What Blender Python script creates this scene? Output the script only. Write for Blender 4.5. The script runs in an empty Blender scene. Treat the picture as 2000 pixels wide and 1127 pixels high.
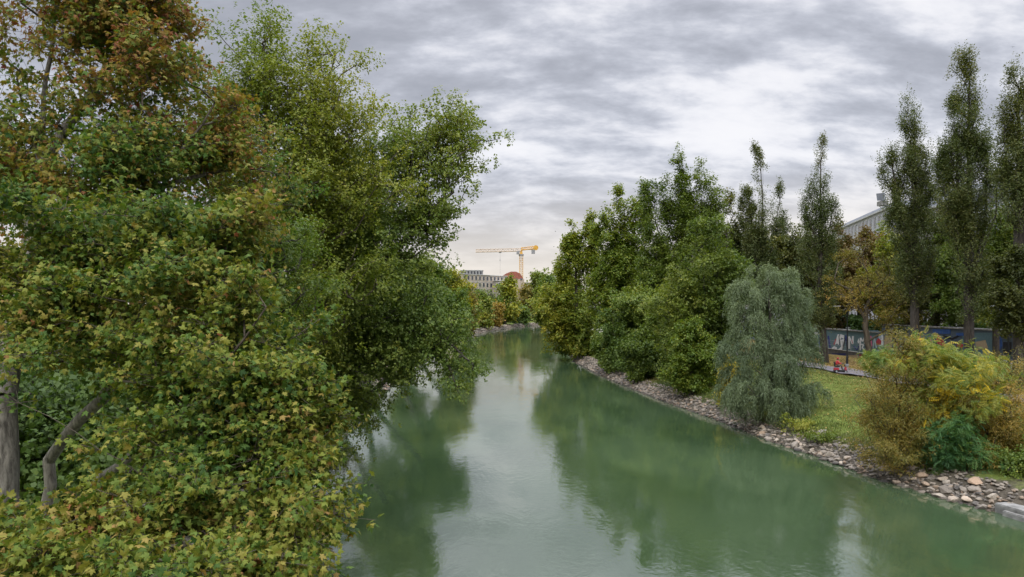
import bpy, bmesh, math, random
import numpy as np
from mathutils import Vector, Matrix

C = bpy.context.scene
COL = C.collection
R = math.radians
F = 1430.0          # focal length in photo pixels
CAMZ = 10.0
HOR = 598.0         # horizon row

# ------------------------------------------------------------------ camera
cam = bpy.data.cameras.new("camera")
cam.sensor_width = 36.0
cam.lens = 36.0 * F / 2000.0
cam.shift_y = (HOR - 563.5) / 2000.0
cam.clip_start = 0.2
cam.clip_end = 9000.0
camo = bpy.data.objects.new("camera", cam)
COL.objects.link(camo)
camo.location = (0, 0, CAMZ)
camo.rotation_euler = (R(90), 0, 0)
C.camera = camo
C.view_settings.view_transform = 'Standard'
C.view_settings.look = 'None'
C.view_settings.exposure = 0.24
C.view_settings.gamma = 1.0
C.cycles.max_bounces = 4
C.cycles.diffuse_bounces = 2
C.cycles.glossy_bounces = 2
C.cycles.transmission_bounces = 2
C.cycles.transparent_max_bounces = 4
C.cycles.use_adaptive_sampling = True
C.cycles.adaptive_threshold = 0.025
C.cycles.caustics_reflective = False
C.cycles.caustics_refractive = False
C.cycles.sample_clamp_indirect = 4.0

SUN_EL, SUN_AZ = 46.0, 192.0      # azimuth measured from +Y towards +X

# ------------------------------------------------------------------ world: overcast cloud deck over a clear sky
def make_world():
    w = bpy.data.worlds.new("World"); C.world = w; w.use_nodes = True
    nt = w.node_tree; N = nt.nodes; L = nt.links
    N.clear()
    out = N.new('ShaderNodeOutputWorld'); bg = N.new('ShaderNodeBackground')
    L.new(bg.outputs[0], out.inputs[0])
    sky = N.new('ShaderNodeTexSky'); sky.sky_type = 'NISHITA'; sky.sun_disc = False
    sky.sun_elevation = R(SUN_EL); sky.sun_rotation = R(SUN_AZ)
    def math_(op, a, b=None, c=None, clamp=False):
        n = N.new('ShaderNodeMath'); n.operation = op; n.use_clamp = clamp
        for i, v in enumerate((a, b, c)):
            if v is None: continue
            if hasattr(v, 'is_linked') or hasattr(v, 'links'): L.new(v, n.inputs[i])
            else: n.inputs[i].default_value = v
        return n.outputs[0]
    tc = N.new('ShaderNodeTexCoord'); sep = N.new('ShaderNodeSeparateXYZ')
    L.new(tc.outputs['Generated'], sep.inputs[0])
    X, Y, Z = sep.outputs
    zc = math_('MAXIMUM', Z, 0.0)
    den = math_('ADD', zc, 0.40)
    u = math_('DIVIDE', X, den); v = math_('DIVIDE', Y, den)
    comb = N.new('ShaderNodeCombineXYZ'); L.new(u, comb.inputs[0]); L.new(v, comb.inputs[1])
    def noise(scale, detail, rough, dist, off, stretch=(1, 1, 1), rot=0.0):
        mp = N.new('ShaderNodeMapping'); L.new(comb.outputs[0], mp.inputs[0])
        mp.inputs['Location'].default_value = off; mp.inputs['Scale'].default_value = stretch
        mp.inputs['Rotation'].default_value = (0, 0, rot)
        n = N.new('ShaderNodeTexNoise'); L.new(mp.outputs[0], n.inputs['Vector'])
        n.inputs['Scale'].default_value = scale; n.inputs['Detail'].default_value = detail
        n.inputs['Roughness'].default_value = rough; n.inputs['Distortion'].default_value = dist
        return n.outputs[0]
    big = noise(2.0, 3, 0.5, 0.1, (3.1, 7.7, 0), (0.85, 1.6, 1), 0.25)
    med = noise(5.6, 8, 0.6, 0.12, (5.3, 1.2, 0), (0.85, 1.7, 1), 0.3)
    fine = noise(20.0, 6, 0.55, 0.2, (1.3, 4.2, 0), (1, 1.2, 1), 0.6)
    s = math_('MULTIPLY', big, 0.50)
    s = math_('MULTIPLY_ADD', med, 0.48, s)
    s = math_('MULTIPLY_ADD', fine, 0.08, s)
    s = math_('ADD', s, 0.02)
    # the deck is thinner (brighter) towards the hidden sun side, thicker on the other side
    s = math_('MULTIPLY_ADD', X, 0.05, s)
    gx = math_('MULTIPLY_ADD', Z, .30, math_('MULTIPLY_ADD', Y, .91, math_('MULTIPLY', X, .29)))
    gl = N.new('ShaderNodeMapRange'); gl.interpolation_type = 'SMOOTHSTEP'; L.new(gx, gl.inputs[0]); gl.inputs[1].default_value = .90; gl.inputs[2].default_value = 1.0; gl.inputs[3].default_value = -.045; gl.inputs[4].default_value = .010
    s = math_('ADD', s, gl.outputs[0])
    ramp = N.new('ShaderNodeValToRGB'); L.new(s, ramp.inputs[0])
    cr = ramp.color_ramp; cr.interpolation = 'B_SPLINE'
    cr.elements[0].position = 0.40; cr.elements[0].color = (0.33, 0.345, 0.395, 1)
    cr.elements[1].position = 0.70; cr.elements[1].color = (0.84, 0.835, 0.86, 1)
    e = cr.elements.new(0.475); e.color = (0.40, 0.415, 0.47, 1)
    e = cr.elements.new(0.54); e.color = (0.53, 0.55, 0.62, 1)
    e = cr.elements.new(0.61); e.color = (0.80, 0.80, 0.84, 1)
    # low air near the horizon: pale cream
    hz = N.new('ShaderNodeMapRange'); hz.interpolation_type = 'SMOOTHSTEP'; L.new(Z, hz.inputs[0])
    hz.inputs[1].default_value = 0.0; hz.inputs[2].default_value = 0.20; hz.inputs[3].default_value = 0.9; hz.inputs[4].default_value = 0.0
    mx = N.new('ShaderNodeMix'); mx.data_type = 'RGBA'
    L.new(hz.outputs[0], mx.inputs[0]); L.new(ramp.outputs[0], mx.inputs[6]); mx.inputs[7].default_value = (0.76, 0.685, 0.60, 1)
    # overcast decks are brightest overhead; extra gain added above view to light foliage
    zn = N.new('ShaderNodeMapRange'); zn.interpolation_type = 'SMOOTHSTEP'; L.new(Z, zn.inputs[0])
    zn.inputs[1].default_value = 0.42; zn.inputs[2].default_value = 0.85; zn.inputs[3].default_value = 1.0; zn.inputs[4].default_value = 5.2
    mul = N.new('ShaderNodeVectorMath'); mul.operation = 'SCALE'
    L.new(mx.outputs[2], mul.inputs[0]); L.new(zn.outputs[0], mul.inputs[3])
    skm = N.new('ShaderNodeVectorMath'); skm.operation = 'SCALE'; L.new(sky.outputs[0], skm.inputs[0]); skm.inputs[3].default_value = 0.08
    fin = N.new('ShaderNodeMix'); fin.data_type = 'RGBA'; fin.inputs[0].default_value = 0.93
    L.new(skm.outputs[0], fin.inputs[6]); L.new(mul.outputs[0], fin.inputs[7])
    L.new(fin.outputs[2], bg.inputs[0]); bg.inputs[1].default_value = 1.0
make_world()

sun = bpy.data.lights.new("sun", 'SUN'); sun.energy = 1.5; sun.angle = R(14); sun.color = (1.0, 0.955, 0.88)
suno = bpy.data.objects.new("sun", sun); COL.objects.link(suno)
_d = Vector((math.sin(R(SUN_AZ)) * math.cos(R(SUN_EL)), math.cos(R(SUN_AZ)) * math.cos(R(SUN_EL)), math.sin(R(SUN_EL))))
suno.rotation_euler = _d.to_track_quat('Z', 'Y').to_euler()
suno.location = _d * 200

# ------------------------------------------------------------------ helpers
def at(px, py, Y):
    return Vector(((px - 1000.0) / F * Y, Y, CAMZ - (py - HOR) / F * Y))
def B(px, py, Y, rx, ry, rd, wgt=1.0):
    p = at(px, py, Y); return (p.x, p.y, p.z, rx / F * Y, rd, ry / F * Y, wgt)

def tag(o, label=None, cat=None, group=None, kind=None):
    if label: o['label'] = label
    if cat: o['category'] = cat
    if group: o['group'] = group
    if kind: o['kind'] = kind
    return o
def empty(name, loc, label=None, cat=None, group=None, rz=0.0):
    o = bpy.data.objects.new(name, None); COL.objects.link(o); o.location = loc; o.rotation_euler = (0, 0, rz)
    o.empty_display_size = 0.3
    return tag(o, label, cat, group)
def link(name, me, mat, parent=None, smooth=False):
    o = bpy.data.objects.new(name, me); COL.objects.link(o)
    if mat is not None and len(me.materials) == 0: me.materials.append(mat)
    if parent: o.parent = parent
    if smooth:
        me.polygons.foreach_set('use_smooth', [True] * len(me.polygons))
    return o
def np_mesh(name, V, Fc, tint=None, smooth=False):
    """V (n,3), Fc (m,k) one face size"""
    me = bpy.data.meshes.new(name)
    V = np.asarray(V, dtype=np.float32); Fc = np.asarray(Fc, dtype=np.int32)
    m, k = Fc.shape
    me.vertices.add(len(V)); me.vertices.foreach_set('co', V.ravel())
    me.loops.add(m * k); me.loops.foreach_set('vertex_index', Fc.ravel())
    me.polygons.add(m)
    me.polygons.foreach_set('loop_start', np.arange(0, m * k, k, dtype=np.int32))
    me.polygons.foreach_set('loop_total', np.full(m, k, dtype=np.int32))
    if smooth: me.polygons.foreach_set('use_smooth', np.ones(m, dtype=bool))
    if tint is not None:
        a = me.attributes.new('tint', 'FLOAT', 'FACE'); a.data.foreach_set('value', np.asarray(tint, dtype=np.float32))
    me.update(calc_edges=True)
    return me

class MB:
    """collects simple shapes into one mesh"""
    def __init__(s): s.v = []; s.f = []
    def add(s, vs, fs):
        n = len(s.v); s.v += [tuple(p) for p in vs]; s.f += [tuple(i + n for i in f) for f in fs]
    def box(s, c, d, rz=0.0, taper=1.0):
        x, y, z = (k / 2 for k in d); cs, sn = math.cos(rz), math.sin(rz); vs = []
        for sz in (-1, 1):
            t = taper if sz > 0 else 1
            for sx, sy in ((-1, -1), (1, -1), (1, 1), (-1, 1)):
                a, b = sx * x * t, sy * y * t
                vs.append((c[0] + a * cs - b * sn, c[1] + a * sn + b * cs, c[2] + sz * z))
        s.add(vs, [(3, 2, 1, 0), (4, 5, 6, 7), (0, 1, 5, 4), (1, 2, 6, 5), (2, 3, 7, 6), (3, 0, 4, 7)])
    def tube(s, pts, rs, n=8):
        pts = [Vector(p) for p in pts]
        if not hasattr(rs, '__len__'): rs = [rs] * len(pts)
        rings = []
        for i, p in enumerate(pts):
            t = (pts[min(i + 1, len(pts) - 1)] - pts[max(i - 1, 0)]).normalized()
            a = t.cross(Vector((0.13, 0.27, 0.95))).normalized() if abs(t.z) < 0.9 else t.cross(Vector((1, 0, 0))).normalized()
            b = t.cross(a)
            rings.append([p + (a * math.cos(k * 2 * math.pi / n) + b * math.sin(k * 2 * math.pi / n)) * rs[i] for k in range(n)])
        fs = []
        for i in range(len(pts) - 1):
            for k in range(n):
                fs.append((i * n + k, i * n + (k + 1) % n, (i + 1) * n + (k + 1) % n, (i + 1) * n + k))
        fs.append(tuple(range(n - 1, -1, -1))); fs.append(tuple(range((len(pts) - 1) * n, len(pts) * n)))
        s.add([q for r in rings for q in r], fs)
    def prism(s, poly, off):
        """flat polygon (3-D points) extruded by vector off"""
        n = len(poly); off = Vector(off)
        vs = [Vector(p) for p in poly] + [Vector(p) + off for p in poly]
        s.add(vs, [tuple(range(n - 1, -1, -1)), tuple(range(n, 2 * n))] + [(i, (i + 1) % n, n + (i + 1) % n, n + i) for i in range(n)])
    def build(s, name, mat, parent=None, smooth=False, bevel=0):
        me = bpy.data.meshes.new(name); me.from_pydata(s.v, [], s.f); me.update()
        bm = bmesh.new(); bm.from_mesh(me); bmesh.ops.recalc_face_normals(bm, faces=bm.faces)
        if bevel: bmesh.ops.bevel(bm, geom=bm.edges[:], offset=bevel, segments=2, affect='EDGES', clamp_overlap=True)
        bm.to_mesh(me); bm.free()
        return link(name, me, mat, parent, smooth)

def new_mat(name):
    m = bpy.data.materials.new(name); m.use_nodes = True
    nt = m.node_tree; b = nt.nodes['Principled BSDF']
    return m, nt, nt.nodes, nt.links, b
def simple(name, col, rough=0.7, metal=0.0, var=0.15, scale=3.0, spec=0.4):
    m, nt, N, L, b = new_mat(name)
    tc = N.new('ShaderNodeTexCoord'); n = N.new('ShaderNodeTexNoise'); n.inputs['Scale'].default_value = scale; n.inputs['Detail'].default_value = 5
    L.new(tc.outputs['Object'], n.inputs['Vector'])
    r = N.new('ShaderNodeValToRGB'); L.new(n.outputs[0], r.inputs[0])
    r.color_ramp.elements[0].position = 0.3; r.color_ramp.elements[1].position = 0.7
    r.color_ramp.elements[0].color = tuple(c * (1 - var) for c in col) + (1,)
    r.color_ramp.elements[1].color = tuple(min(1, c * (1 + var)) for c in col) + (1,)
    L.new(r.outputs[0], b.inputs['Base Color'])
    b.inputs['Roughness'].default_value = rough; b.inputs['Metallic'].default_value = metal
    b.inputs['Specular IOR Level'].default_value = spec
    return m

def leaf_mat(name, stops, trans=0.32, rough=0.55, spec=0.35):
    m, nt, N, L, b = new_mat(name)
    at_ = N.new('ShaderNodeAttribute'); at_.attribute_name = 'tint'
    r = N.new('ShaderNodeValToRGB'); L.new(at_.outputs['Fac'], r.inputs[0])
    els = r.color_ramp.elements
    els[0].position = stops[0][0]; els[0].color = stops[0][1] + (1,)
    els[1].position = stops[-1][0]; els[1].color = stops[-1][1] + (1,)
    for p, c in stops[1:-1]:
        e = els.new(p); e.color = c + (1,)
    L.new(r.outputs[0], b.inputs['Base Color'])
    b.inputs['Roughness'].default_value = rough; b.inputs['Specular IOR Level'].default_value = spec
    tr = N.new('ShaderNodeBsdfTranslucent')
    g = N.new('ShaderNodeMix'); g.data_type = 'RGBA'; g.blend_type = 'MULTIPLY'; g.inputs[0].default_value = 1.0
    L.new(r.outputs[0], g.inputs[6]); g.inputs[7].default_value = (1.25, 1.3, 0.55, 1)
    L.new(g.outputs[2], tr.inputs[0])
    mx = N.new('ShaderNodeMixShader'); mx.inputs[0].default_value = trans
    L.new(b.outputs[0], mx.inputs[1]); L.new(tr.outputs[0], mx.inputs[2])
    L.new(mx.outputs[0], N['Material Output'].inputs[0])
    return m

def bark_mat(name, dark, light, scale=6.0):
    m, nt, N, L, b = new_mat(name)
    tc = N.new('ShaderNodeTexCoord'); mp = N.new('ShaderNodeMapping'); mp.inputs['Scale'].default_value = (1, 1, 0.25)
    L.new(tc.outputs['Object'], mp.inputs[0])
    n = N.new('ShaderNodeTexNoise'); n.inputs['Scale'].default_value = scale; n.inputs['Detail'].default_value = 8; n.inputs['Roughness'].default_value = 0.65
    L.new(mp.outputs[0], n.inputs['Vector'])
    r = N.new('ShaderNodeValToRGB'); L.new(n.outputs[0], r.inputs[0])
    r.color_ramp.elements[0].position = 0.35; r.color_ramp.elements[0].color = dark + (1,)
    r.color_ramp.elements[1].position = 0.65; r.color_ramp.elements[1].color = light + (1,)
    L.new(r.outputs[0], b.inputs['Base Color']); b.inputs['Roughness'].default_value = 0.9
    bp = N.new('ShaderNodeBump'); bp.inputs['Strength'].default_value = 0.6; bp.inputs['Distance'].default_value = 0.03
    L.new(n.outputs[0], bp.inputs['Height']); L.new(bp.outputs[0], b.inputs['Normal'])
    return m

# ------------------------------------------------------------------ river and terrain
RB = [(30, -80), (29, 0), (26.5, 25), (23.9, 34.5), (23.3, 35.8), (22.1, 39.5), (21, 43), (20.3, 48.5), (19.1, 54.6), (18, 64.4), (16, 76.5),
      (13.6, 97), (12.1, 115), (11.2, 133), (12, 155), (15, 185), (21, 225), (33, 265), (55, 300), (100, 330), (220, 350)]
LB = [(-7, -80), (-6.4, 0), (-6.8, 14), (-8.6, 25), (-11, 40), (-13, 57), (-15, 90), (-17, 130), (-18.5, 180), (-16.5, 235), (-10, 286),
      (0, 340), (21, 408), (70, 450), (220, 480)]
POLY = np.array(RB + LB[::-1], dtype=float)
def sdist(x, y):
    x = np.asarray(x, float); y = np.asarray(y, float)
    dmin = np.full(x.shape, 1e9); inside = np.zeros(x.shape, bool)
    n = len(POLY)
    for i in range(n):
        a = POLY[i]; b = POLY[(i + 1) % n]; e = b - a
        t = np.clip(((x - a[0]) * e[0] + (y - a[1]) * e[1]) / (e @ e), 0, 1)
        dmin = np.minimum(dmin, np.hypot(x - a[0] - t * e[0], y - a[1] - t * e[1]))
        cond = (a[1] > y) != (b[1] > y)
        with np.errstate(divide='ignore', invalid='ignore'):
            xi = (b[0] - a[0]) * (y - a[1]) / (b[1] - a[1] + 1e-12) + a[0]
        inside ^= cond & (x < xi)
    return np.where(inside, -dmin, dmin)
def zg(x, y):
    x = np.asarray(x, float); y = np.asarray(y, float)
    d = sdist(x, y)
    z = np.interp(d, [-6, -1, 0, 1.6, 4.5, 9, 14, 17, 60, 400, 3000], [-2.6, -0.6, -0.02, 0.95, 1.6, 2.4, 2.95, 3.0, 3.4, 6, 6])
    nz = 0.07 * np.sin(x * 0.9 + 1.3 * np.sin(y * 0.31)) + 0.06 * np.sin(y * 0.7 + 2 * np.sin(x * 0.4)) + 0.03 * np.sin(x * 2.3 + y * 1.9)
    z = z + nz * np.clip(d / 4, 0, 1) * np.clip((60 - d) / 20, 0, 1)
    z = np.where((x > 50.2) & (y < 200) & (y > -60), np.maximum(z, 6.0), z)
    return z
def zg1(x, y): return float(zg(np.array([x]), np.array([y]))[0])

def make_ground():
    def axis(lo, hi, step, far):
        a = list(np.arange(lo, hi + 1e-6, step)); s = step; p = a[-1]
        while p < far: s *= 1.25; p += s; a.append(p)
        s = step; p = a[0]
        while p > -far: s *= 1.25; p -= s; a.insert(0, p)
        return np.array(a)
    xs = axis(-45, 62, 0.7, 4500); ys = axis(-20, 150, 0.9, 6500)
    X, Y = np.meshgrid(xs, ys); Z = zg(X, Y)
    V = np.stack([X, Y, Z], -1).reshape(-1, 3)
    nx, ny = len(xs), len(ys)
    i, j = np.meshgrid(np.arange(nx - 1), np.arange(ny - 1)); a = (j * nx + i).ravel()
    Fc = np.stack([a, a + 1, a + nx + 1, a + nx], -1)
    me = np_mesh('ground', V, Fc, smooth=True)
    m, nt, N, L, b = new_mat('ground_mat')
    tc = N.new('ShaderNodeTexCoord')
    def nz(s, d=6, r=0.6):
        n = N.new('ShaderNodeTexNoise'); n.inputs['Scale'].default_value = s; n.inputs['Detail'].default_value = d; n.inputs['Roughness'].default_value = r
        L.new(tc.outputs['Object'], n.inputs['Vector']); return n.outputs[0]
    def ramp(i, st):
        r = N.new('ShaderNodeValToRGB'); L.new(i, r.inputs[0])
        r.color_ramp.elements[0].position = st[0][0]; r.color_ramp.elements[0].color = st[0][1] + (1,)
        r.color_ramp.elements[1].position = st[-1][0]; r.color_ramp.elements[1].color = st[-1][1] + (1,)
        for p, c in st[1:-1]: r.color_ramp.elements.new(p).color = c + (1,)
        return r.outputs[0]
    def mix(f, a, b_):
        x = N.new('ShaderNodeMix'); x.data_type = 'RGBA'
        L.new(f, x.inputs[0]); L.new(a, x.inputs[6]); L.new(b_, x.inputs[7]); return x.outputs[2]
    grass = mix(nz(0.22, 3), ramp(nz(2.2), [(0.3, (0.055, 0.105, 0.018)), (0.7, (0.14, 0.20, 0.035))]), ramp(nz(3), [(0.3, (0.10, 0.13, 0.03)), (0.7, (0.24, 0.23, 0.06))]))
    litter = ramp(nz(5, 8, 0.75), [(0.35, (0.09, 0.085, 0.03)), (0.5, (0.22, 0.15, 0.055)), (0.68, (0.34, 0.21, 0.09))])
    dirt = ramp(nz(3, 8, 0.7), [(0.3, (0.05, 0.042, 0.032)), (0.7, (0.14, 0.12, 0.09))])
    sp = N.new('ShaderNodeSeparateXYZ'); L.new(tc.outputs['Object'], sp.inputs[0])
    def mr(i, a, b_, c=0.0, d=1.0):
        x = N.new('ShaderNodeMapRange'); x.interpolation_type = 'SMOOTHSTEP'; L.new(i, x.inputs[0])
        for k, v in enumerate((a, b_, c, d)): x.inputs[k + 1].default_value = v
        return x.outputs[0]
    # litter under the trees beyond the path and on the far left bank
    w = N.new('ShaderNodeMath'); w.operation = 'MULTIPLY_ADD'; L.new(nz(0.5, 4), w.inputs[0]); w.inputs[1].default_value = 7.0; L.new(sp.outputs[0], w.inputs[2])
    c1 = mix(mr(w.outputs[0], 35.5, 39.5, 0, 0.85), grass, litter)
    w2 = N.new('ShaderNodeMath'); w2.operation = 'MULTIPLY_ADD'; L.new(nz(0.8, 5), w2.inputs[0]); w2.inputs[1].default_value = 1.2; L.new(sp.outputs[2], w2.inputs[2])
    c2 = mix(mr(w2.outputs[0], 1.55, 1.9), dirt, c1)
    c2 = mix(mr(sp.outputs[0], 49.5, 51.5), c2, ramp(nz(2), [(0.3, (0.045, 0.05, 0.04)), (0.7, (0.10, 0.10, 0.095))]))
    L.new(c2, b.inputs['Base Color']); b.inputs['Roughness'].default_value = 0.95; b.inputs['Specular IOR Level'].default_value = 0.15
    bp = N.new('ShaderNodeBump'); bp.inputs['Strength'].default_value = 0.8; bp.inputs['Distance'].default_value = 0.12
    L.new(nz(6, 8, 0.7), bp.inputs['Height']); L.new(bp.outputs[0], b.inputs['Normal'])
    o = link('ground', me, m); tag(o, kind='structure')
make_ground()

def make_water():
    m, nt, N, L, b = new_mat('water_mat')
    tc = N.new('ShaderNodeTexCoord')
    def nz(sx, sy, s, d, r, dist=0.0, off=0):
        mp = N.new('ShaderNodeMapping'); mp.inputs['Scale'].default_value = (sx, sy, 1); mp.inputs['Location'].default_value = (off, off, 0)
        L.new(tc.outputs['Object'], mp.inputs[0])
        n = N.new('ShaderNodeTexNoise'); n.inputs['Scale'].default_value = s; n.inputs['Detail'].default_value = d
        n.inputs['Roughness'].default_value = r; n.inputs['Distortion'].default_value = dist
        L.new(mp.outputs[0], n.inputs['Vector']); return n.outputs[0]
    ripple = nz(1, 0.8, 3.2, 5, 0.55, 0.6)
    swell = nz(1, 0.55, 0.5, 6, 0.6, 0.5, 7)
    patch = nz(0.6, 0.12, 0.35, 5, 0.6, 0.8, 3)
    pr = N.new('ShaderNodeMapRange'); L.new(patch, pr.inputs[0]); pr.inputs[1].default_value = 0.42; pr.inputs[2].default_value = 0.68; pr.inputs[3].default_value = 0.08; pr.inputs[4].default_value = 1.0
    mu = N.new('ShaderNodeMath'); mu.operation = 'MULTIPLY'; L.new(ripple, mu.inputs[0]); L.new(pr.outputs[0], mu.inputs[1])
    b1 = N.new('ShaderNodeBump'); b1.inputs['Strength'].default_value = 1.0; b1.inputs['Distance'].default_value = 0.011; L.new(mu.outputs[0], b1.inputs['Height'])
    b2 = N.new('ShaderNodeBump'); b2.inputs['Strength'].default_value = 1.0; b2.inputs['Distance'].default_value = 0.016; L.new(swell, b2.inputs['Height']); L.new(b1.outputs[0], b2.inputs['Normal'])
    colr = N.new('ShaderNodeValToRGB'); L.new(nz(1, 0.5, 0.12, 4, 0.55, 1.0, 2), colr.inputs[0])
    colr.color_ramp.elements[0].position = 0.35; colr.color_ramp.elements[0].color = (0.036, 0.064, 0.028, 1)
    colr.color_ramp.elements[1].position = 0.68; colr.color_ramp.elements[1].color = (0.058, 0.093, 0.045, 1)
    # milky river body under a clear reflecting surface
    df = N.new('ShaderNodeBsdfDiffuse'); L.new(colr.outputs[0], df.inputs[0])
    gl = N.new('ShaderNodeBsdfGlossy'); gl.inputs['Roughness'].default_value = 0.02; gl.inputs[0].default_value = (0.97, 0.97, 0.96, 1)
    L.new(b2.outputs[0], gl.inputs['Normal'])
    fr = N.new('ShaderNodeFresnel'); fr.inputs[0].default_value = 3.4; L.new(b2.outputs[0], fr.inputs['Normal'])
    mx = N.new('ShaderNodeMixShader'); L.new(fr.outputs[0], mx.inputs[0]); L.new(df.outputs[0], mx.inputs[1]); L.new(gl.outputs[0], mx.inputs[2])
    L.new(mx.outputs[0], N['Material Output'].inputs[0])
    me = np_mesh('water', [(-60, -90, 0), (260, -90, 0), (260, 520, 0), (-60, 520, 0)], [(0, 1, 2, 3)])
    o = link('water', me, m); tag(o, kind='structure')
make_water()

PATH = [(40.5, 20), (39.2, 45), (37.6, 57), (36.2, 71), (35.2, 85), (33, 105), (31, 125), (30.5, 160)]
def make_path():
    xs = []; ys = np.arange(20, 160, 0.8)
    pts = np.array(PATH); cx = np.interp(ys, pts[:, 1], pts[:, 0]); cx = np.convolve(np.pad(cx, 8, mode='edge'), np.ones(17) / 17, 'valid')
    wd = 1.75; nc = 7; V = []
    for k in range(nc):
        x = cx + (k / (nc - 1) * 2 - 1) * wd; V.append(np.stack([x, ys, zg(x, ys)], -1))
    V = np.array(V)
    top = V[:, :, 2].max(axis=0, keepdims=True)
    V[:, :, 2] = np.maximum(V[:, :, 2] + 0.035, top - 0.02 + 0.03)
    n = len(ys); V = V.reshape(-1, 3)
    i, j = np.meshgrid(np.arange(nc - 1), np.arange(n - 1)); a = (i * n + j).ravel()
    me = np_mesh('path', V, np.stack([a, a + n, a + n + 1, a + 1], -1), smooth=True)
    o = link('path', me, simple('asphalt', (0.17, 0.155, 0.165), 0.9, var=0.2, scale=0.8)); tag(o, kind='structure')
make_path()

# ------------------------------------------------------------------ trees
def bank_point(side, Y):
    P = np.array(RB if side > 0 else LB); return float(np.interp(Y, P[:, 1], P[:, 0]))
def norm(a): return a / np.maximum(np.linalg.norm(a, axis=-1, keepdims=True), 1e-9)

def skeleton(lines, tips, seg, slope, wlen, rng, sag=0.08):
    """join every tip to the growing branch graph; returns nodes, parents, tip indices"""
    P = []; par = []; plen = []
    for li, ln in enumerate(lines):
        ln = [np.array(p, float) for p in ln]
        prev = -1
        if li > 0:
            A = np.array(P); prev = int(np.argmin(np.linalg.norm(A - ln[0], axis=1)))
            ln[0] = np.array(P[prev])
        if prev < 0: P.append(ln[0]); par.append(-1); plen.append(0.0); prev = 0
        for a, b in zip(ln[:-1], ln[1:]):
            k = max(1, int(np.linalg.norm(b - a) / seg))
            for t in range(1, k + 1):
                q = a + (b - a) * t / k + rng.normal(0, 0.02, 3) * (t < k)
                P.append(q); par.append(prev); plen.append(plen[prev] + np.linalg.norm(q - P[prev])); prev = len(P) - 1
    nm = len(P)
    base = np.array(P)
    dd = np.array([np.min(np.linalg.norm(base - t, axis=1)) for t in tips])
    cap = nm + len(tips) * 14 + 10
    A = np.zeros((cap, 3)); A[:nm] = base; PL = np.zeros(cap); PL[:nm] = plen; n = nm
    par = par + [0] * (cap - nm); tipi = np.zeros(len(tips), int)
    lo = 1 if nm < 4 else int(min(nm - 1, 2))
    for ti in np.argsort(dd):
        t = tips[ti]; D = t - A[:n]; d = np.linalg.norm(D, axis=1); h = np.hypot(D[:, 0], D[:, 1])
        cost = d + 1.2 * np.maximum(0, slope * h - D[:, 2]) + wlen * PL[:n]
        cost[:lo] += 1e3
        j = int(np.argmin(cost)); k = int(min(12, max(1, round(d[j] / seg))))
        a = A[j].copy(); prev = j; L_ = d[j]
        side = rng.normal(0, 1, 3) * sag * L_; side[2] += (-0.12 if slope > 1.0 else 0.10) * L_
        for s in range(1, k + 1):
            u = s / k; q = a + (t - a) * u + side * (u * (1 - u)) * 2
            A[n] = q; par[n] = prev; PL[n] = PL[prev] + L_ / k; prev = n; n += 1
        tipi[ti] = prev
    return A[:n], np.array(par[:n]), tipi, nm

def radii(par, n, tipi, rt, r0, ex=2.3):
    acc = np.zeros(n); np.add.at(acc, tipi, rt ** ex)
    for i in range(n - 1, 0, -1):
        if par[i] >= 0: acc[par[i]] += acc[i]
    r = np.maximum(acc, (rt * 0.8) ** ex) ** (1 / ex)
    # stretch so the root has radius r0
    f = math.log(r0 / rt) / max(1e-6, math.log(max(r[0], rt * 1.01) / rt))
    return rt * (r / rt) ** f

def tubes(A, par, r, rmin, sides=5): return tubes_sel(A, par, r, r >= rmin, sides)
def tubes_sel(A, par, r, sel, sides=5):
    idx = np.where((par >= 0) & sel)[0]
    if len(idx) == 0: return np.zeros((0, 3)), np.zeros((0, 4), int)
    p1 = A[idx]; p0 = A[par[idx]]; r1 = r[idx]; r0 = np.minimum(r[par[idx]], r1 * 1.35)
    d = norm(p1 - p0); up = np.where(np.abs(d[:, 2:3]) > 0.9, np.array([[1.0, 0, 0]]), np.array([[0, 0, 1.0]]))
    a = norm(np.cross(d, up)); b = np.cross(d, a)
    p1 = p1 + d * r1[:, None] * 0.25
    an = np.arange(sides) * 2 * math.pi / sides
    cs = np.cos(an)[None, :, None]; sn = np.sin(an)[None, :, None]
    ring = a[:, None] * cs + b[:, None] * sn
    V = np.concatenate([p0[:, None] + ring * r0[:, None, None], p1[:, None] + ring * r1[:, None, None]], 1).reshape(-1, 3)
    base = (np.arange(len(idx)) * 2 * sides)[:, None]
    k = np.arange(sides); k2 = (k + 1) % sides
    Fc = np.stack([base + k, base + k2, base + sides + k2, base + sides + k], -1).reshape(-1, 4)
    return V, Fc

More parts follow.
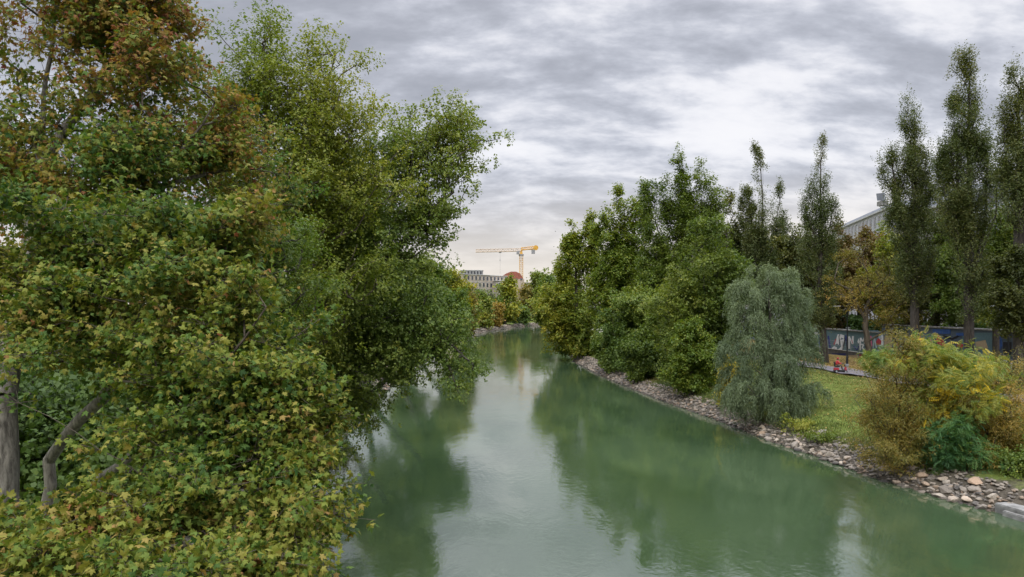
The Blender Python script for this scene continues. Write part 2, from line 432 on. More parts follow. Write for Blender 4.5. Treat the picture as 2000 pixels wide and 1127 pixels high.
# leaf templates: (verts, faces)  x across, y along, z up
def _maple():
    half = [(.16, -.06), (.40, -.05), (.27, .13), (.46, .22), (.62, .50), (.36, .46), (.19, .46), (.24, .70), (.10, .76)]
    ring = [(0, 0)] + half + [(0, 1.02)] + [(-x, y) for x, y in half[::-1]]
    v = [(x, y, -0.30 * y * y - 0.42 * x * x + .05 * math.sin(9 * x + 5 * y)) for x, y in ring] + [(0, .28, 0.05)]
    n = len(ring); f = [(i, (i + 1) % n, n) for i in range(n)]
    return np.array(v, float), np.array(f)
def _oval(w):
    return np.array([(0, 0, 0), (w, .42, .08), (0, 1, -.12), (-w, .42, .08)], float), np.array([(0, 1, 2, 3)])
def _clump(w, k, seed, spread=0.55):
    """a few leaflets in one template, for far crowns"""
    rg = np.random.default_rng(seed); V = []; Fc = []
    v0, f0 = _oval(w)
    for i in range(k):
        m = norm(rg.normal(0, 1, (3, 3))); q = m[0]; s = norm(np.cross(m[0], m[1])); t = np.cross(q, s)
        V.append(v0 @ np.stack([s, q, t]) * rg.uniform(0.7, 1.1) + rg.normal(0, spread, 3)); Fc.append(f0 + 4 * i)
    return np.concatenate(V), np.concatenate(Fc)
def _pinnate(n=6):
    V = []; Fc = []; k = 0
    for i in range(n):
        y = 0.15 + 0.8 * i / (n - 1); l = 0.34 * (1 - 0.45 * abs(i / (n - 1) - 0.4)); w = 0.055
        for s in (-1, 1):
            b = np.array([0, y, -0.25 * y * y]); tip = b + np.array([s * l, 0.12, -0.10 - 0.05 * y])
            m = (b + tip) / 2
            V += [b, m + (0, w, .02), tip, m - (0, w, -.02)]; Fc.append((k, k + 1, k + 2, k + 3)); k += 4
    return np.array(V), np.array(Fc)
TPL = {'maple': _maple(), 'oval': _oval(.30), 'broad': _oval(.42), 'narrow': _oval(.10), 'clump': _clump(.34, 4, 3), 'pinnate': _pinnate(), 'willow': _oval(.085)}

def fnoise(P, freq, seed):
    rg = np.random.default_rng(seed); s = np.zeros(len(P))
    for i in range(6):
        k = norm(rg.normal(0, 1, 3)) * freq * rg.uniform(.6, 1.7); s += np.sin(P @ k + rg.uniform(0, 6.28))
    return s / 3.4

def place_leaves(pos, axis, nrm, size, kind, tint):
    v, f = TPL[kind]
    y = norm(axis); z = norm(nrm - (nrm * y).sum(-1, keepdims=True) * y); x = np.cross(y, z)
    Mx = np.stack([x, y, z], 1) * size[:, None, None]
    V = np.einsum('vk,nkj->nvj', v, Mx) + pos[:, None]
    Fc = f[None] + (np.arange(len(pos)) * len(v))[:, None, None]
    return V.reshape(-1, 3), Fc.reshape(-1, f.shape[1]), np.repeat(tint, len(f))

def sample_blobs(blobs, n, rng, shell=2.0):
    Bs = np.array([b[:6] for b in blobs], float)
    w = np.array([(b[6] if len(b) > 6 else 1.0) for b in blobs]) * (Bs[:, 3] * Bs[:, 4] * Bs[:, 5]) ** 0.75
    k = rng.choice(len(Bs), n, p=w / w.sum())
    d = norm(rng.normal(0, 1, (n, 3))); r = rng.uniform(0, 1, n) ** (1 / (shell + 1))
    P = Bs[k, :3] + d * r[:, None] * Bs[k, 3:6]
    return P, Bs[k, :3], k

def sample_boughs(blobs, n, rng, shell, base, up, per, lenf):
    n0 = int(n * .22); P0, C0, _ = sample_blobs(blobs, n0, rng, shell * .6)
    nb = max(5, (n - n0) // per); Cc, Ce, kb = sample_blobs(blobs, nb, rng, shell * 1.6)
    Bs = np.array([b[3:6] for b in blobs], float); rad = np.prod(Bs, axis=1) ** (1 / 3.0)
    hz = norm((Cc - base) * np.array([1, 1, 0]))
    asp = (Bs[:, :2].mean(axis=1) / Bs[:, 2])[kb][:, None].clip(.1, 1)
    d = norm(norm((Cc - Ce) / Bs[kb]) * .8 * np.concatenate([asp, asp, asp * 0 + 1], 1) + hz * .45 * asp + np.array([0, 0, up]) + rng.normal(0, .22, (nb, 3)) * np.minimum(1, asp * 1.5))
    L = (lenf * rad[kb] * rng.uniform(.6, 1.3, nb))[:, None]
    w = rng.uniform(.5, 1.5, nb); m = n - n0; k = rng.choice(nb, m, p=w / w.sum())
    u = rng.uniform(-1.3, .85, (m, 1))
    Lm = np.minimum(L, (Bs.min(axis=1)[kb] * .9)[:, None])
    lat = rng.normal(0, 1, (m, 3)) * np.array([1, 1, .5]) * Lm[k] * (.27 - .19 * u)
    P = Cc[k] + d[k] * L[k] * u + lat
    return np.concatenate([P0, P]), np.concatenate([C0, Ce[k]])

BARK_DARK = bark_mat('bark_dark', (0.025, 0.021, 0.017), (0.085, 0.072, 0.058))
BARK_GREY = bark_mat('bark_grey', (0.045, 0.040, 0.032), (0.25, 0.23, 0.195), 14.0)
BARK_BROWN = bark_mat('bark_brown', (0.04, 0.032, 0.022), (0.13, 0.105, 0.075))

def tree(name, label, cat, lines, blobs, ntips, per, q, leaf, mat, r0=0.25, rt=0.008, seed=1, slope=0.35, seg=0.6, shell=2.0,
         spread=(0.5, 0.5, 0.35), kind='oval', petiole=0.4, droop=0.35, flat=1.0, tbase=0.5, tvar=0.22, tfreq=0.6, trnd=0.10, tfun=None,
         bark=None, rmin=None, sides=5, group=None, wlen=0.10, twigs=False, upb=0.3, grow='scatter', strand=2.2, minz=None, size_fun=None, nrnd=.55, hrnd=.35, bough=(13, .62), bup=None):
    rng = np.random.default_rng(seed)
    if bough and grow != 'strand':
        tips, cen = sample_boughs(blobs, ntips, rng, shell, np.array(lines[0][0]), upb * .8 if bup is None else bup, bough[0], bough[1])
    else: tips, cen, kk = sample_blobs(blobs, ntips, rng, shell)
    if minz is not None:
        tips[:, 2] = np.maximum(tips[:, 2], minz + rng.uniform(0, .6, len(tips)))
    root = Vector(lines[0][0])
    A, par, tipi, nm = skeleton(lines, tips, seg, slope, wlen, rng)
    r = radii(par, len(A), tipi, rt, r0)
    VB = None
    if twigs:
        V, Fc = tubes(A, par, r, .035, sides)
        VB, FB = tubes_sel(A, par, r, (r < .035) & (r >= rt * .8), 4)
    else: V, Fc = tubes(A, par, r, rmin if rmin else rt * 1.15, sides)
    o = empty(name, root, label, cat, group)
    rv = np.array(root)
    # short flare at the foot
    outd = norm(tips - A[par[tipi]]) * 0.6 + norm(tips - cen) * 0.6
    if grow == 'strand':
        # hanging strands (willow)
        n = ntips * per; ti = np.repeat(np.arange(ntips), per)
        p0 = tips[ti] + rng.normal(0, 1, (n, 3)) * np.array(spread)
        hd = outd[ti] * np.array([1, 1, 0]) + rng.normal(0, hrnd, (n, 3)) * np.array([1, 1, 0])
        hd = hd / np.maximum(np.linalg.norm(hd, axis=1, keepdims=True), .6)
        Ls = rng.uniform(.5, 1.15, n) * strand
        u = (np.arange(q) + .5) / q
        U = np.tile(u, n)[:, None]; P0 = np.repeat(p0, q, 0); H = np.repeat(hd, q, 0); LL = np.repeat(Ls, q)[:, None]
        pos = P0 + H * LL * (0.75 * U - 0.32 * U * U) + np.array([0, 0, 1.0]) * LL * (0.22 * U - 1.0 * U * U)
        tan = norm(H * (0.75 - 0.64 * U) + np.array([0, 0, 1.0]) * (0.22 - 2.0 * U))
        if minz is not None: pos[:, 2] = np.maximum(pos[:, 2], minz * .5 + rng.uniform(0, .5, len(pos)))
        pos = pos + rng.normal(0, .03, pos.shape)
        axis = tan + rng.normal(0, .42, pos.shape)
        nr = rng.normal(0, 1, pos.shape) + np.array([0, 0, .6])
        tipid = np.repeat(ti, q)
    else:
        n = ntips * per; ti = np.repeat(np.arange(ntips), per)
        tw = tips[ti] + rng.normal(0, 1, (n, 3)) * np.array(spread) + outd[ti] * np.array(spread) * .5
        td = norm(outd[ti] * .7 + rng.normal(0, .55, (n, 3)) + np.array([0, 0, upb]))
        T = np.repeat(tw, q, 0); D = np.repeat(td, q, 0); m = n * q
        rad = rng.normal(0, 1, (m, 3)); rad = norm(rad - (rad * D).sum(1, keepdims=True) * D * .8)
        tt = rng.uniform(-1.0, 1.0, (m, 1))
        pos = T + D * tt * leaf * petiole * 3.0 + rad * leaf * petiole * rng.uniform(.4, 1.3, (m, 1))
        axis = rad + D * .45 + np.array([0, 0, -droop]) + rng.normal(0, .15, (m, 3))
        nr = np.array([0, 0, flat]) + rng.normal(0, nrnd, (m, 3)) + outd[np.repeat(ti, q)] * .35
        tipid = np.repeat(ti, q)
        if twigs:
            a = A[tipi[ti]]; k = len(A)
            A2 = np.concatenate([a, tw + td * leaf * .8]); n2 = len(tw)
            par2 = np.concatenate([np.full(n2, -1), np.arange(n2)]); r2 = np.full(2 * n2, rt * .9)
            V2, F2 = tubes(A2, par2, r2, 0, 3)
            FB = np.concatenate([FB, F2 + len(VB)]); VB = np.concatenate([VB, V2])
    size = leaf * rng.uniform(.5, 1.25, len(pos))
    if size_fun is not None: size = size * size_fun(pos)
    tint = tbase + tvar * fnoise(tips, tfreq, seed + 5)[tipid] + rng.normal(0, trnd, len(pos)) + rng.normal(0, tvar * .35, ntips)[tipid]
    if tfun is not None: tint = tint + tfun(pos)
    tint = np.clip(tint, 0, 1)
    link('trunk', np_mesh('trunk', V - rv, Fc, smooth=True), bark or BARK_DARK, o)
    if VB is not None: link('branches', np_mesh('branches', VB - rv, FB, smooth=True), BARK_BROWN, o)
    LV, LF, LT = place_leaves(pos, axis, nr, size, kind, tint)
    crown = np_mesh('crown', LV - rv, LF, LT)
    link('crown', crown, mat, o)
    return o

# leaf palettes (position, linear colour)
M_MAPLE = leaf_mat('leaf_maple', [(0.0, (0.030, 0.075, 0.015)), (0.28, (0.085, 0.145, 0.024)), (0.48, (0.185, 0.21, 0.030)), (0.66, (0.27, 0.24, 0.050)), (0.82, (0.30, 0.185, 0.06)), (1.0, (0.36, 0.11, 0.05))], 0.30, .6, .2)
M_MAPLE2 = leaf_mat('leaf_maple_russet', [(0.0, (0.03, 0.085, 0.025)), (0.3, (0.09, 0.17, 0.035)), (0.5, (0.20, 0.225, 0.04)), (0.66, (0.29, 0.20, 0.045)), (0.82, (0.25, 0.10, 0.045)), (1.0, (0.18, 0.05, 0.04))], 0.34, .6, .2)
M_ASH = leaf_mat('leaf_ash', [(0.0, (0.045, 0.085, 0.016)), (0.35, (0.12, 0.17, 0.026)), (0.7, (0.22, 0.25, 0.037)), (1.0, (0.36, 0.33, 0.05))], 0.36)
M_DARKG = leaf_mat('leaf_dark_green', [(0.0, (0.04, 0.085, 0.018)), (0.4, (0.105, 0.165, 0.030)), (0.75, (0.19, 0.235, 0.037)), (1.0, (0.34, 0.32, 0.05))], 0.32)
M_LIME = leaf_mat('leaf_lime', [(0.0, (0.05, 0.10, 0.015)), (0.4, (0.14, 0.20, 0.025)), (0.7, (0.29, 0.29, 0.035)), (1.0, (0.50, 0.38, 0.04))], 0.36)
M_WILLOW = leaf_mat('leaf_willow', [(0.0, (0.060, 0.095, 0.050)), (0.5, (0.145, 0.190, 0.098)), (0.8, (0.22, 0.27, 0.13)), (1.0, (0.42, 0.37, 0.07))], 0.25)
M_POPLAR = leaf_mat('leaf_poplar', [(0.0, (0.04, 0.068, 0.022)), (0.45, (0.10, 0.13, 0.042)), (0.8, (0.19, 0.185, 0.055)), (1.0, (0.30, 0.22, 0.06))], 0.3)
M_OLIVE = leaf_mat('leaf_olive', [(0.0, (0.04, 0.055, 0.012)), (0.4, (0.11, 0.12, 0.025)), (0.7, (0.24, 0.19, 0.035)), (1.0, (0.40, 0.24, 0.05))], 0.32)
M_BROWN = leaf_mat('leaf_brown', [(0.0, (0.06, 0.055, 0.02)), (0.4, (0.13, 0.095, 0.03)), (0.75, (0.24, 0.14, 0.05)), (1.0, (0.40, 0.22, 0.05))], 0.32)
M_SUMAC = leaf_mat('leaf_sumac', [(0.0, (0.04, 0.11, 0.05)), (0.35, (0.09, 0.20, 0.06)), (0.65, (0.19, 0.25, 0.05)), (0.88, (0.33, 0.30, 0.045)), (1.0, (0.68, 0.46, 0.02))], 0.36)
M_GREYG = leaf_mat('leaf_grey_green', [(0.0, (0.10, 0.11, 0.075)), (0.5, (0.20, 0.21, 0.14)), (1.0, (0.34, 0.32, 0.20))], 0.25)

def foot(px, Y, sink=0.15):
    x = (px - 1000) / F * Y
    for _ in range(60):
        if float(sdist(np.array([x]), np.array([Y]))[0]) > 0.9: break
        x += 0.5 if x > bank_point(1, Y) - 8 else -0.5
    return Vector((x, Y, zg1(x, Y) - sink))
#TREES_BEGIN
def left_bank():
    # near yellow-green maple
    b = foot(95, 13.0)
    tr = [b, at(88, 1000, 13), at(95, 900, 13), at(100, 760, 13), at(75, 620, 13.2), at(40, 480, 13.6), at(20, 330, 14)]
    l1 = [at(90, 1060, 13), at(135, 1000, 12.6), at(200, 930, 12), at(330, 830, 11.3), at(430, 720, 11), at(520, 600, 11)]
    l2 = [at(92, 1060, 13), at(230, 1010, 11.5), at(400, 960, 10), at(560, 930, 9.6)]
    l3 = [at(90, 1100, 13), at(120, 1090, 11), at(200, 1070, 9.5), at(370, 1055, 9)]
    l4 = [at(95, 900, 13), at(130, 850, 12.8), at(200, 780, 12.4), at(300, 640, 12.0), at(360, 500, 12.2)]
    bl = [B(520, 760, 11.0, 95, 90, 1.1), B(550, 900, 10.4, 90, 110, 1.1), B(540, 1070, 10.0, 95, 110, 1.2), B(440, 680, 11.4, 130, 110, 1.3), B(430, 860, 10.4, 120, 90, 1.2),
          B(420, 1020, 9.6, 150, 90, 1.2), B(250, 640, 11.4, 130, 110, 1.3), B(200, 480, 12.2, 150, 110, 1.4), B(380, 520, 12.2, 120, 110, 1.4), B(70, 690, 10.6, 100, 35, .9),
          B(320, 770, 11.0, 90, 70, 1.0), B(340, 950, 9.4, 105, 55, 0.9), B(70, 1035, 8.6, 130, 45, 0.8), B(60, 790, 9.6, 60, 18, .4, .5), B(200, 860, 9.8, 40, 22, .4, .5), B(260, 1100, 8.0, 150, 60, 0.9), B(60, 1120, 8.4, 120, 60, 1.0), B(90, 600, 11.6, 110, 90, 1.1),
          B(595, 1010, 10.4, 45, 80, .8), B(600, 860, 10.8, 50, 50, .8), B(500, 1120, 9.4, 120, 60, 1.2), B(585, 760, 11.2, 30, 22, .5), B(40, 440, 12.0, 70, 80, 1.0)]
    def tf(p):
        px = 1000 + p[:, 0] / p[:, 1] * F; py = HOR - (p[:, 2] - CAMZ) / p[:, 1] * F
        return 0.05 * np.clip((px - 350) / 250, 0, 1) + 0.04 * np.clip((560 - py) / 200, 0, 1) + 0.05 * (py > 950)
    tree('maple_tree', 'yellowing maple with big lobed leaves hanging low over the near water edge', 'tree', [tr, l1, l2, l3, l4], bl, 1350, 7, 9, 0.086, M_MAPLE, r0=0.16, rt=0.0045, seed=3, nrnd=1.0, shell=1.3,
         spread=(.17, .17, .09), kind='maple', petiole=.8, droop=.45, flat=.9, slope=.05, wlen=.03, tbase=.36, tvar=.15, tfreq=2.0, trnd=.15, tfun=tf, bark=BARK_GREY, sides=8, seg=.4, twigs=True, upb=.4)
    # second maple, taller, russet in the top
    b = foot(6, 11.6)
    tr = [b, at(10, 900, 11.6), at(5, 780, 11.7), at(28, 640, 12.5), at(60, 480, 14), at(75, 330, 15), at(90, 150, 16), at(110, 0, 16.5), at(120, -100, 17)]
    l1 = [at(45, 600, 13), at(180, 480, 14.5), at(330, 330, 15.5), at(420, 200, 16)]
    l2 = [at(62, 480, 14), at(230, 400, 15.5), at(400, 340, 16.5), at(500, 330, 17)]
    l3 = [at(75, 330, 15), at(180, 180, 16), at(260, 60, 16.5), at(300, -20, 17)]
    bl = [B(345, 140, 16.5, 45, 90, 1.2), B(200, 0, 16.5, 120, 60, 1.5), B(100, 90, 16, 140, 110, 1.6), B(270, 60, 16.5, 80, 90, 1.4), B(60, 250, 15.4, 130, 110, 1.5), B(250, 210, 16, 130, 100, 1.6), B(180, 350, 15.4, 170, 100, 1.6), B(370, 300, 16.5, 90, 90, 1.4),
          B(450, 300, 17, 100, 75, 1.3), B(330, 430, 15.6, 150, 90, 1.5), B(470, 420, 17, 90, 70, 1.2), B(60, -40, 16.5, 150, 70, 1.6), B(320, 30, 17, 50, 60, 1.0), B(250, 540, 15, 200, 90, 1.6), B(40, 380, 14.6, 120, 70, 1.2),
          B(430, 560, 16, 100, 90, 1.3), B(70, 560, 14, 140, 90, 1.4)]
    def tf2(p):
        px = 1000 + p[:, 0] / p[:, 1] * F; py = HOR - (p[:, 2] - CAMZ) / p[:, 1] * F
        return 0.17 * np.clip((320 - py) / 280, 0, 1) + 0.12 * np.exp(-((px - 480) / 110) ** 2 - ((py - 340) / 110) ** 2)
    tree('maple_tree', 'tall maple turning russet at the top, its pale trunk at the edge of the view', 'tree', [tr, l1, l2, l3], bl, 1000, 7, 8, 0.098, M_MAPLE2, r0=0.2, rt=0.0045, seed=8, nrnd=.95, shell=1.4, slope=.1, wlen=.03,
         spread=(.26, .26, .15), kind='maple', petiole=.75, droop=.45, tbase=.43, tvar=.13, tfreq=1.6, trnd=.14, tfun=tf2, bark=BARK_GREY, sides=8, seg=.5, twigs=True, size_fun=None)
    # lime tree between
    b = foot(400, 20)
    tree('linden_tree', 'lime-green small-leaved tree squeezed between the maples and the tall ash', 'tree', [[b, at(420, 760, 20), at(450, 600, 20), at(490, 480, 20)]],
         [B(500, 560, 20, 90, 110, 1.8), B(450, 640, 19.5, 110, 110, 1.8), B(540, 470, 21, 60, 80, 1.4), B(430, 470, 21, 90, 60, 1.6), B(500, 700, 19, 80, 90, 1.5), B(400, 780, 19, 100, 110, 1.8)], 560, 9, 7, 0.085, M_LIME, r0=.16,
         spread=(.25, .25, .14), seed=12, tbase=.30, tvar=.16, kind='broad')
    # tall ash
    b = foot(470, 27)
    tr = [b, at(490, 700, 27), at(505, 520, 27), at(515, 360, 27), at(520, 220, 27.5), at(515, 90, 28)]
    l1 = [at(505, 520, 27), at(545, 400, 27), at(590, 290, 27.5), at(640, 170, 28), at(660, 80, 28)]
    l2 = [at(515, 360, 27), at(470, 240, 28), at(440, 120, 28)]
    bl = [B(520, 110, 28, 48, 95, 1.6, 1.2), B(440, 90, 28, 30, 55, 1.0, .6), B(640, 110, 28, 45, 85, 1.3, .7), B(590, 190, 28, 80, 85, 2.0), B(450, 200, 28, 75, 80, 1.8), B(560, 320, 27.5, 110, 90, 2.4), B(660, 240, 28.5, 55, 70, 1.5), B(440, 330, 28, 80, 90, 2.0),
          B(600, 440, 28, 100, 90, 2.2), B(500, 450, 28, 90, 90, 2.0), B(690, 360, 29, 70, 90, 1.6), B(620, 560, 28, 100, 90, 2.0), B(705, 230, 29, 30, 30, .8, .5), B(560, 660, 27, 100, 80, 2.0)]
    def tf3(p):
        py = HOR - (p[:, 2] - CAMZ) / p[:, 1] * F; return -.12 * np.clip((150 - py) / 150, 0, 1)
    tree('ash_tree', 'tall loose-topped ash standing behind the russet maple, sky showing through its tips', 'tree', [tr, l1, l2], bl, 1900, 8, 7, 0.125, M_ASH, r0=.3, rt=.01, seed=21, bough=(12, .85), bup=.8,
         slope=.9, spread=(.25, .25, .22), tbase=.60, tvar=.18, tfreq=.5, tfun=tf3, upb=.7, bark=BARK_BROWN)
    # leaning dark tree
    b = foot(520, 31)
    tr = [b, at(540, 680, 31), at(620, 600, 31), at(690, 540, 31.5), at(740, 460, 32), at(775, 380, 32.5), at(830, 300, 33)]
    l1 = [at(690, 540, 31.5), at(780, 480, 32), at(845, 410, 32.5), at(885, 375, 33)]
    l2 = [at(620, 600, 31), at(640, 460, 31), at(690, 340, 31.5), at(730, 260, 32)]
    bl = [B(800, 290, 33, 85, 85, 2.4), B(860, 250, 33, 60, 55, 1.6, .7), B(880, 320, 33, 52, 60, 1.7, .75), B(720, 330, 32, 80, 80, 2.2), B(770, 420, 32, 110, 60, 2.4), B(845, 400, 33, 50, 45, 1.7, .7), B(690, 470, 31, 90, 80, 2.2),
          B(640, 560, 30.5, 90, 80, 2.0), B(820, 440, 32.5, 60, 30, 1.2, .6), B(730, 560, 31, 90, 60, 2.2), B(780, 210, 33, 25, 25, .7, .4), B(905, 275, 33, 25, 35, .8, .4), B(650, 400, 31, 80, 70, 1.9), B(880, 460, 33, 30, 20, .7, .3), B(640, 290, 31.5, 60, 60, 1.5)]
    tree('alder_tree', 'dark green tree leaning out over the river, its boughs fanned against the sky', 'tree', [tr, l1, l2], bl, 1750, 8, 7, 0.12, M_DARKG, r0=.32, rt=.01, seed=33, bough=(11, 1.0),
         slope=.5, spread=(.25, .25, .15), kind='broad', tbase=.58, bup=.35, tvar=.17, tfreq=.5, bark=BARK_DARK, upb=.2)
    # low overhanging bough tree
    b = foot(560, 33)
    tr = [b, at(600, 770, 33), at(660, 735, 33), at(740, 690, 32.5), at(820, 655, 32), at(885, 675, 31.5), at(935, 725, 31)]
    l3 = [at(820, 655, 32), at(870, 700, 31.5), at(893, 760, 31)]
    l1 = [at(600, 770, 33), at(620, 660, 33), at(680, 590, 33)]
    bl = [B(850, 645, 32, 70, 38, 1.6), B(895, 690, 31.5, 36, 26, 1.0, .8), B(885, 725, 31.5, 20, 34, .5, 2.5), B(930, 722, 31.5, 22, 18, .5, 2.5), B(840, 700, 31.5, 14, 34, .4, 2), B(790, 715, 31.5, 14, 34, .4, 2), B(900, 765, 31.2, 11, 20, .3, 3), B(770, 660, 32.5, 85, 50, 2.0), B(700, 700, 32.5, 80, 60, 2.0), B(640, 690, 32, 80, 70, 2.0), B(650, 780, 33, 70, 50, 1.8), B(720, 620, 33, 90, 50, 2.0),
          B(610, 620, 32, 70, 60, 1.8), B(735, 760, 32.5, 26, 40, .8, .5), B(700, 800, 33, 26, 40, .8, .5), B(830, 590, 33, 60, 40, 1.4, .7), B(590, 840, 32, 60, 60, 1.5)]
    tree('alder_tree', 'low bough tree arching over the water with leafy tassels drooping from its tip', 'tree', [tr, l1, l3], bl, 1700, 7, 7, 0.12, M_DARKG, r0=.28, rt=.01, seed=41, slope=-.2, bup=-.6, bough=(10, 1.05), droop=.9,
         spread=(.26, .26, .20), kind='broad', tbase=.58, tvar=.2, tfreq=.5)
    # bank shrubs, dark fill behind
    k = 0
    specs = [(665, 885, 34, 34, 42, 1.2, M_GREYG, 'grey-green feathery shrub at the foot of the near trees by the water', 'willow', .5, 'sallow_shrub'),
             (600, 850, 40, 60, 60, 2.0, M_DARKG, 'dark shrub crouching under the arching bough', 'broad', .3, 'elder_shrub'),
             (690, 790, 47, 45, 45, 2.0, M_DARKG, 'dark rounded shrub on the bank behind the drooping tassels', 'broad', .35, 'elder_shrub')]
    for px, py, Y, rx, ry, rd, mt, lab, kd, tb, nm in specs:
        b = foot(px - 25, Y); b.z = max(b.z, .1); k += 1
        tree(nm, lab, 'shrub', [[b, at(px, py, Y)]], [B(px, py, Y, rx, ry, rd), B(px - rx * .6, py + ry * .3, Y, rx * .8, ry * .8, rd)], 160, 8, 7, .11, mt, r0=.08, seed=50 + k, spread=(.3, .3, .22), kind=kd, tbase=tb, minz=.3)
    # trees filling the bank behind
    fill = [(300, 30, 700, 230, 'broad dark tree behind the maples, seen only in the gaps between their trunks', M_DARKG, .30),
            (60, 36, 720, 230, 'shadowy tree deep on the bank behind the pale maple trunk', M_DARKG, .25),
            (590, 44, 560, 160, 'mid-green tree on the bank behind the leaning alder', M_ASH, .35),
            (150, 24, 800, 170, 'dark understorey tree filling the space beneath the maples', M_DARKG, .2)]
    for i, (px, Y, pc, ry, lab, mt, tb) in enumerate(fill):
        b = foot(px, Y); s = F / Y
        w = 190 if i != 2 else 110
        tree('broadleaf_tree', lab, 'tree', [[b, at(px, pc + ry * .5, Y), at(px, pc - ry * .3, Y)]],
             [B(px, pc, Y, w, ry, 4), B(px - w * .6, pc + ry * .3, Y, w * .7, ry * .6, 3), B(px + w * .6, pc + ry * .3, Y, w * .7, ry * .6, 3)], 520, 8, 6, .2, mt, r0=.3, rt=.015, seed=60 + i, spread=(.7, .7, .4), kind='broad', tbase=tb, tvar=.15, minz=b.z + .2)

def dist_tree(px, Y, top, bot, hw, mat, label, seed, name='broadleaf_tree', n=240, per=7, q=6, leaf=None, tb=.5, lean=0, kind='broad', bx=None, spires=None, slope=.35, tv=.2, sp=None, cat='tree', rd=None, tfreq=.35, droop=.35, group=None, upb=.3, bark=None, bup=None, bough=(13, .62)):
    """a tree given by its crown rows in the photo"""
    b = foot(bx if bx is not None else px, Y)
    s = Y / F; leaf = (leaf or max(.1, 4.4 * s)); n = int(n * 1.7); per = per + 1
    cy = (top + bot) / 2; hh = (bot - top) / 2; rd = rd or hw * s
    rng = random.Random(seed)
    if spires:
        bl = [B(a, (t + bo) / 2, Y + rng.uniform(-1, 1), w, (bo - t) / 2, w * s) for a, t, bo, w in spires]
    else:
        bl = [B(px, cy, Y, hw * .75, hh, rd * .75)]
        for i in range(7):
            an = i * 0.9 + rng.random(); f = rng.uniform(-.75, .75)
            rr = math.sqrt(max(.1, 1 - f * f)) * .62
            bl.append(B(px + math.cos(an * 2.3) * hw * rr, cy - f * hh * .8, Y + math.sin(an * 2.3) * rd * rr, hw * rng.uniform(.34, .5), hh * rng.uniform(.2, .34), rd * .4))
    if spires: bl = [(q[0], q[1], q[2] + q[5] * .06, q[3], q[4], q[5] * 1.08, 1.0) for q in bl]
    mid = at(px + lean * .5, cy + hh * .3, Y); topv = at(px + lean, top + hh * .35, Y)
    sp = sp or (hw * s * .09, hw * s * .09, hw * s * .055)
    sp = tuple(max(v, leaf * .9) for v in sp)
    return tree(name, label, cat, [[b, mid, topv]], bl, n, per, q, leaf, mat, r0=.018 * Y / 6 + .1, rt=.018, seed=seed, slope=slope, spread=sp, kind=kind, tbase=tb, tvar=tv, tfreq=tfreq,
                seg=max(.6, hw * s * .15), minz=b.z + .25 if bot > 600 else None, nrnd=.7, droop=droop, group=group, upb=upb, bark=bark, bup=bup, bough=bough)

def left_far():
    T = [(790, 62, 480, 700, 75, M_DARKG, 'dark green tree on the bank just beyond the arching bough', .55, 71),
         (740, 75, 500, 700, 60, M_ASH, 'green tree on the bank beyond the leaning alder', .4, 72),
         (850, 78, 560, 672, 62, M_LIME, 'low yellow-green tree reaching towards the water behind the drooping tassels', .36, 73),
         (830, 110, 510, 640, 45, M_LIME, 'yellow-tinged bank tree, first behind the dark one', .42, 74),
         (882, 145, 518, 640, 34, M_LIME, 'golden yellow tree at the end of the near bank row', .66, 75),
         (800, 150, 500, 630, 40, M_ASH, 'grey-green tree deep in the bank row', .35, 76),
         (900, 175, 565, 650, 30, M_OLIVE, 'olive shrubby tree where the bank row meets the open shore', .45, 77)]
    for px, Y, t, bo, hw, mt, lab, tb, sd in T:
        dist_tree(px, Y, t, bo, hw, mt, lab, sd, tb=tb, n=330, per=8, q=7)
    S = [(985, 335, 550, 640, 26, M_LIME, 'round yellow-green willow bush on the far curving shore', .50, 'willow_tree'),
         (1030, 388, 556, 636, 18, M_OLIVE, 'narrow brownish-yellow tree beside the round bush on the far shore', .62, 'broadleaf_tree'),
         (938, 285, 570, 650, 20, M_DARKG, 'dark green shrub on the far shore below the beige building', .6, 'broadleaf_tree'),
         (962, 308, 592, 645, 14, M_OLIVE, 'small orange-brown shrub at the stony far shore', .7, 'elder_shrub'),
         (1014, 356, 598, 640, 13, M_DARKG, 'small dark shrub between the two pale trees of the far shore', .3, 'elder_shrub'),
         (1062, 440, 528, 636, 34, M_DARKG, 'wide green tree at the far bend, below the crane', .55, 'broadleaf_tree'),
         (1110, 450, 530, 636, 34, M_DARKG, 'green tree at the far bend partly behind the tall bank trees', .4, 'broadleaf_tree'),
         (915, 266, 585, 655, 16, M_ASH, 'pale green shrub nearest along the stony far shore', .5, 'elder_shrub')]
    for i, (px, Y, t, bo, hw, mt, lab, tb, nm) in enumerate(S):
        Y *= 1.03; bo = HOR + 8.2 * F / Y
        dist_tree(px, Y, t, bo, hw, mt, lab, 90 + i, name=nm, tb=tb, n=150, per=7, q=6, cat='shrub' if nm == 'elder_shrub' else 'tree')
    # grey open tree in front of the beige building
    dist_tree(938, 300, 540, 600, 18, M_GREYG, 'thin grey half-bare tree before the beige facade', 99, tb=.3, n=70, per=3, q=4, leaf=.5, tv=.1)

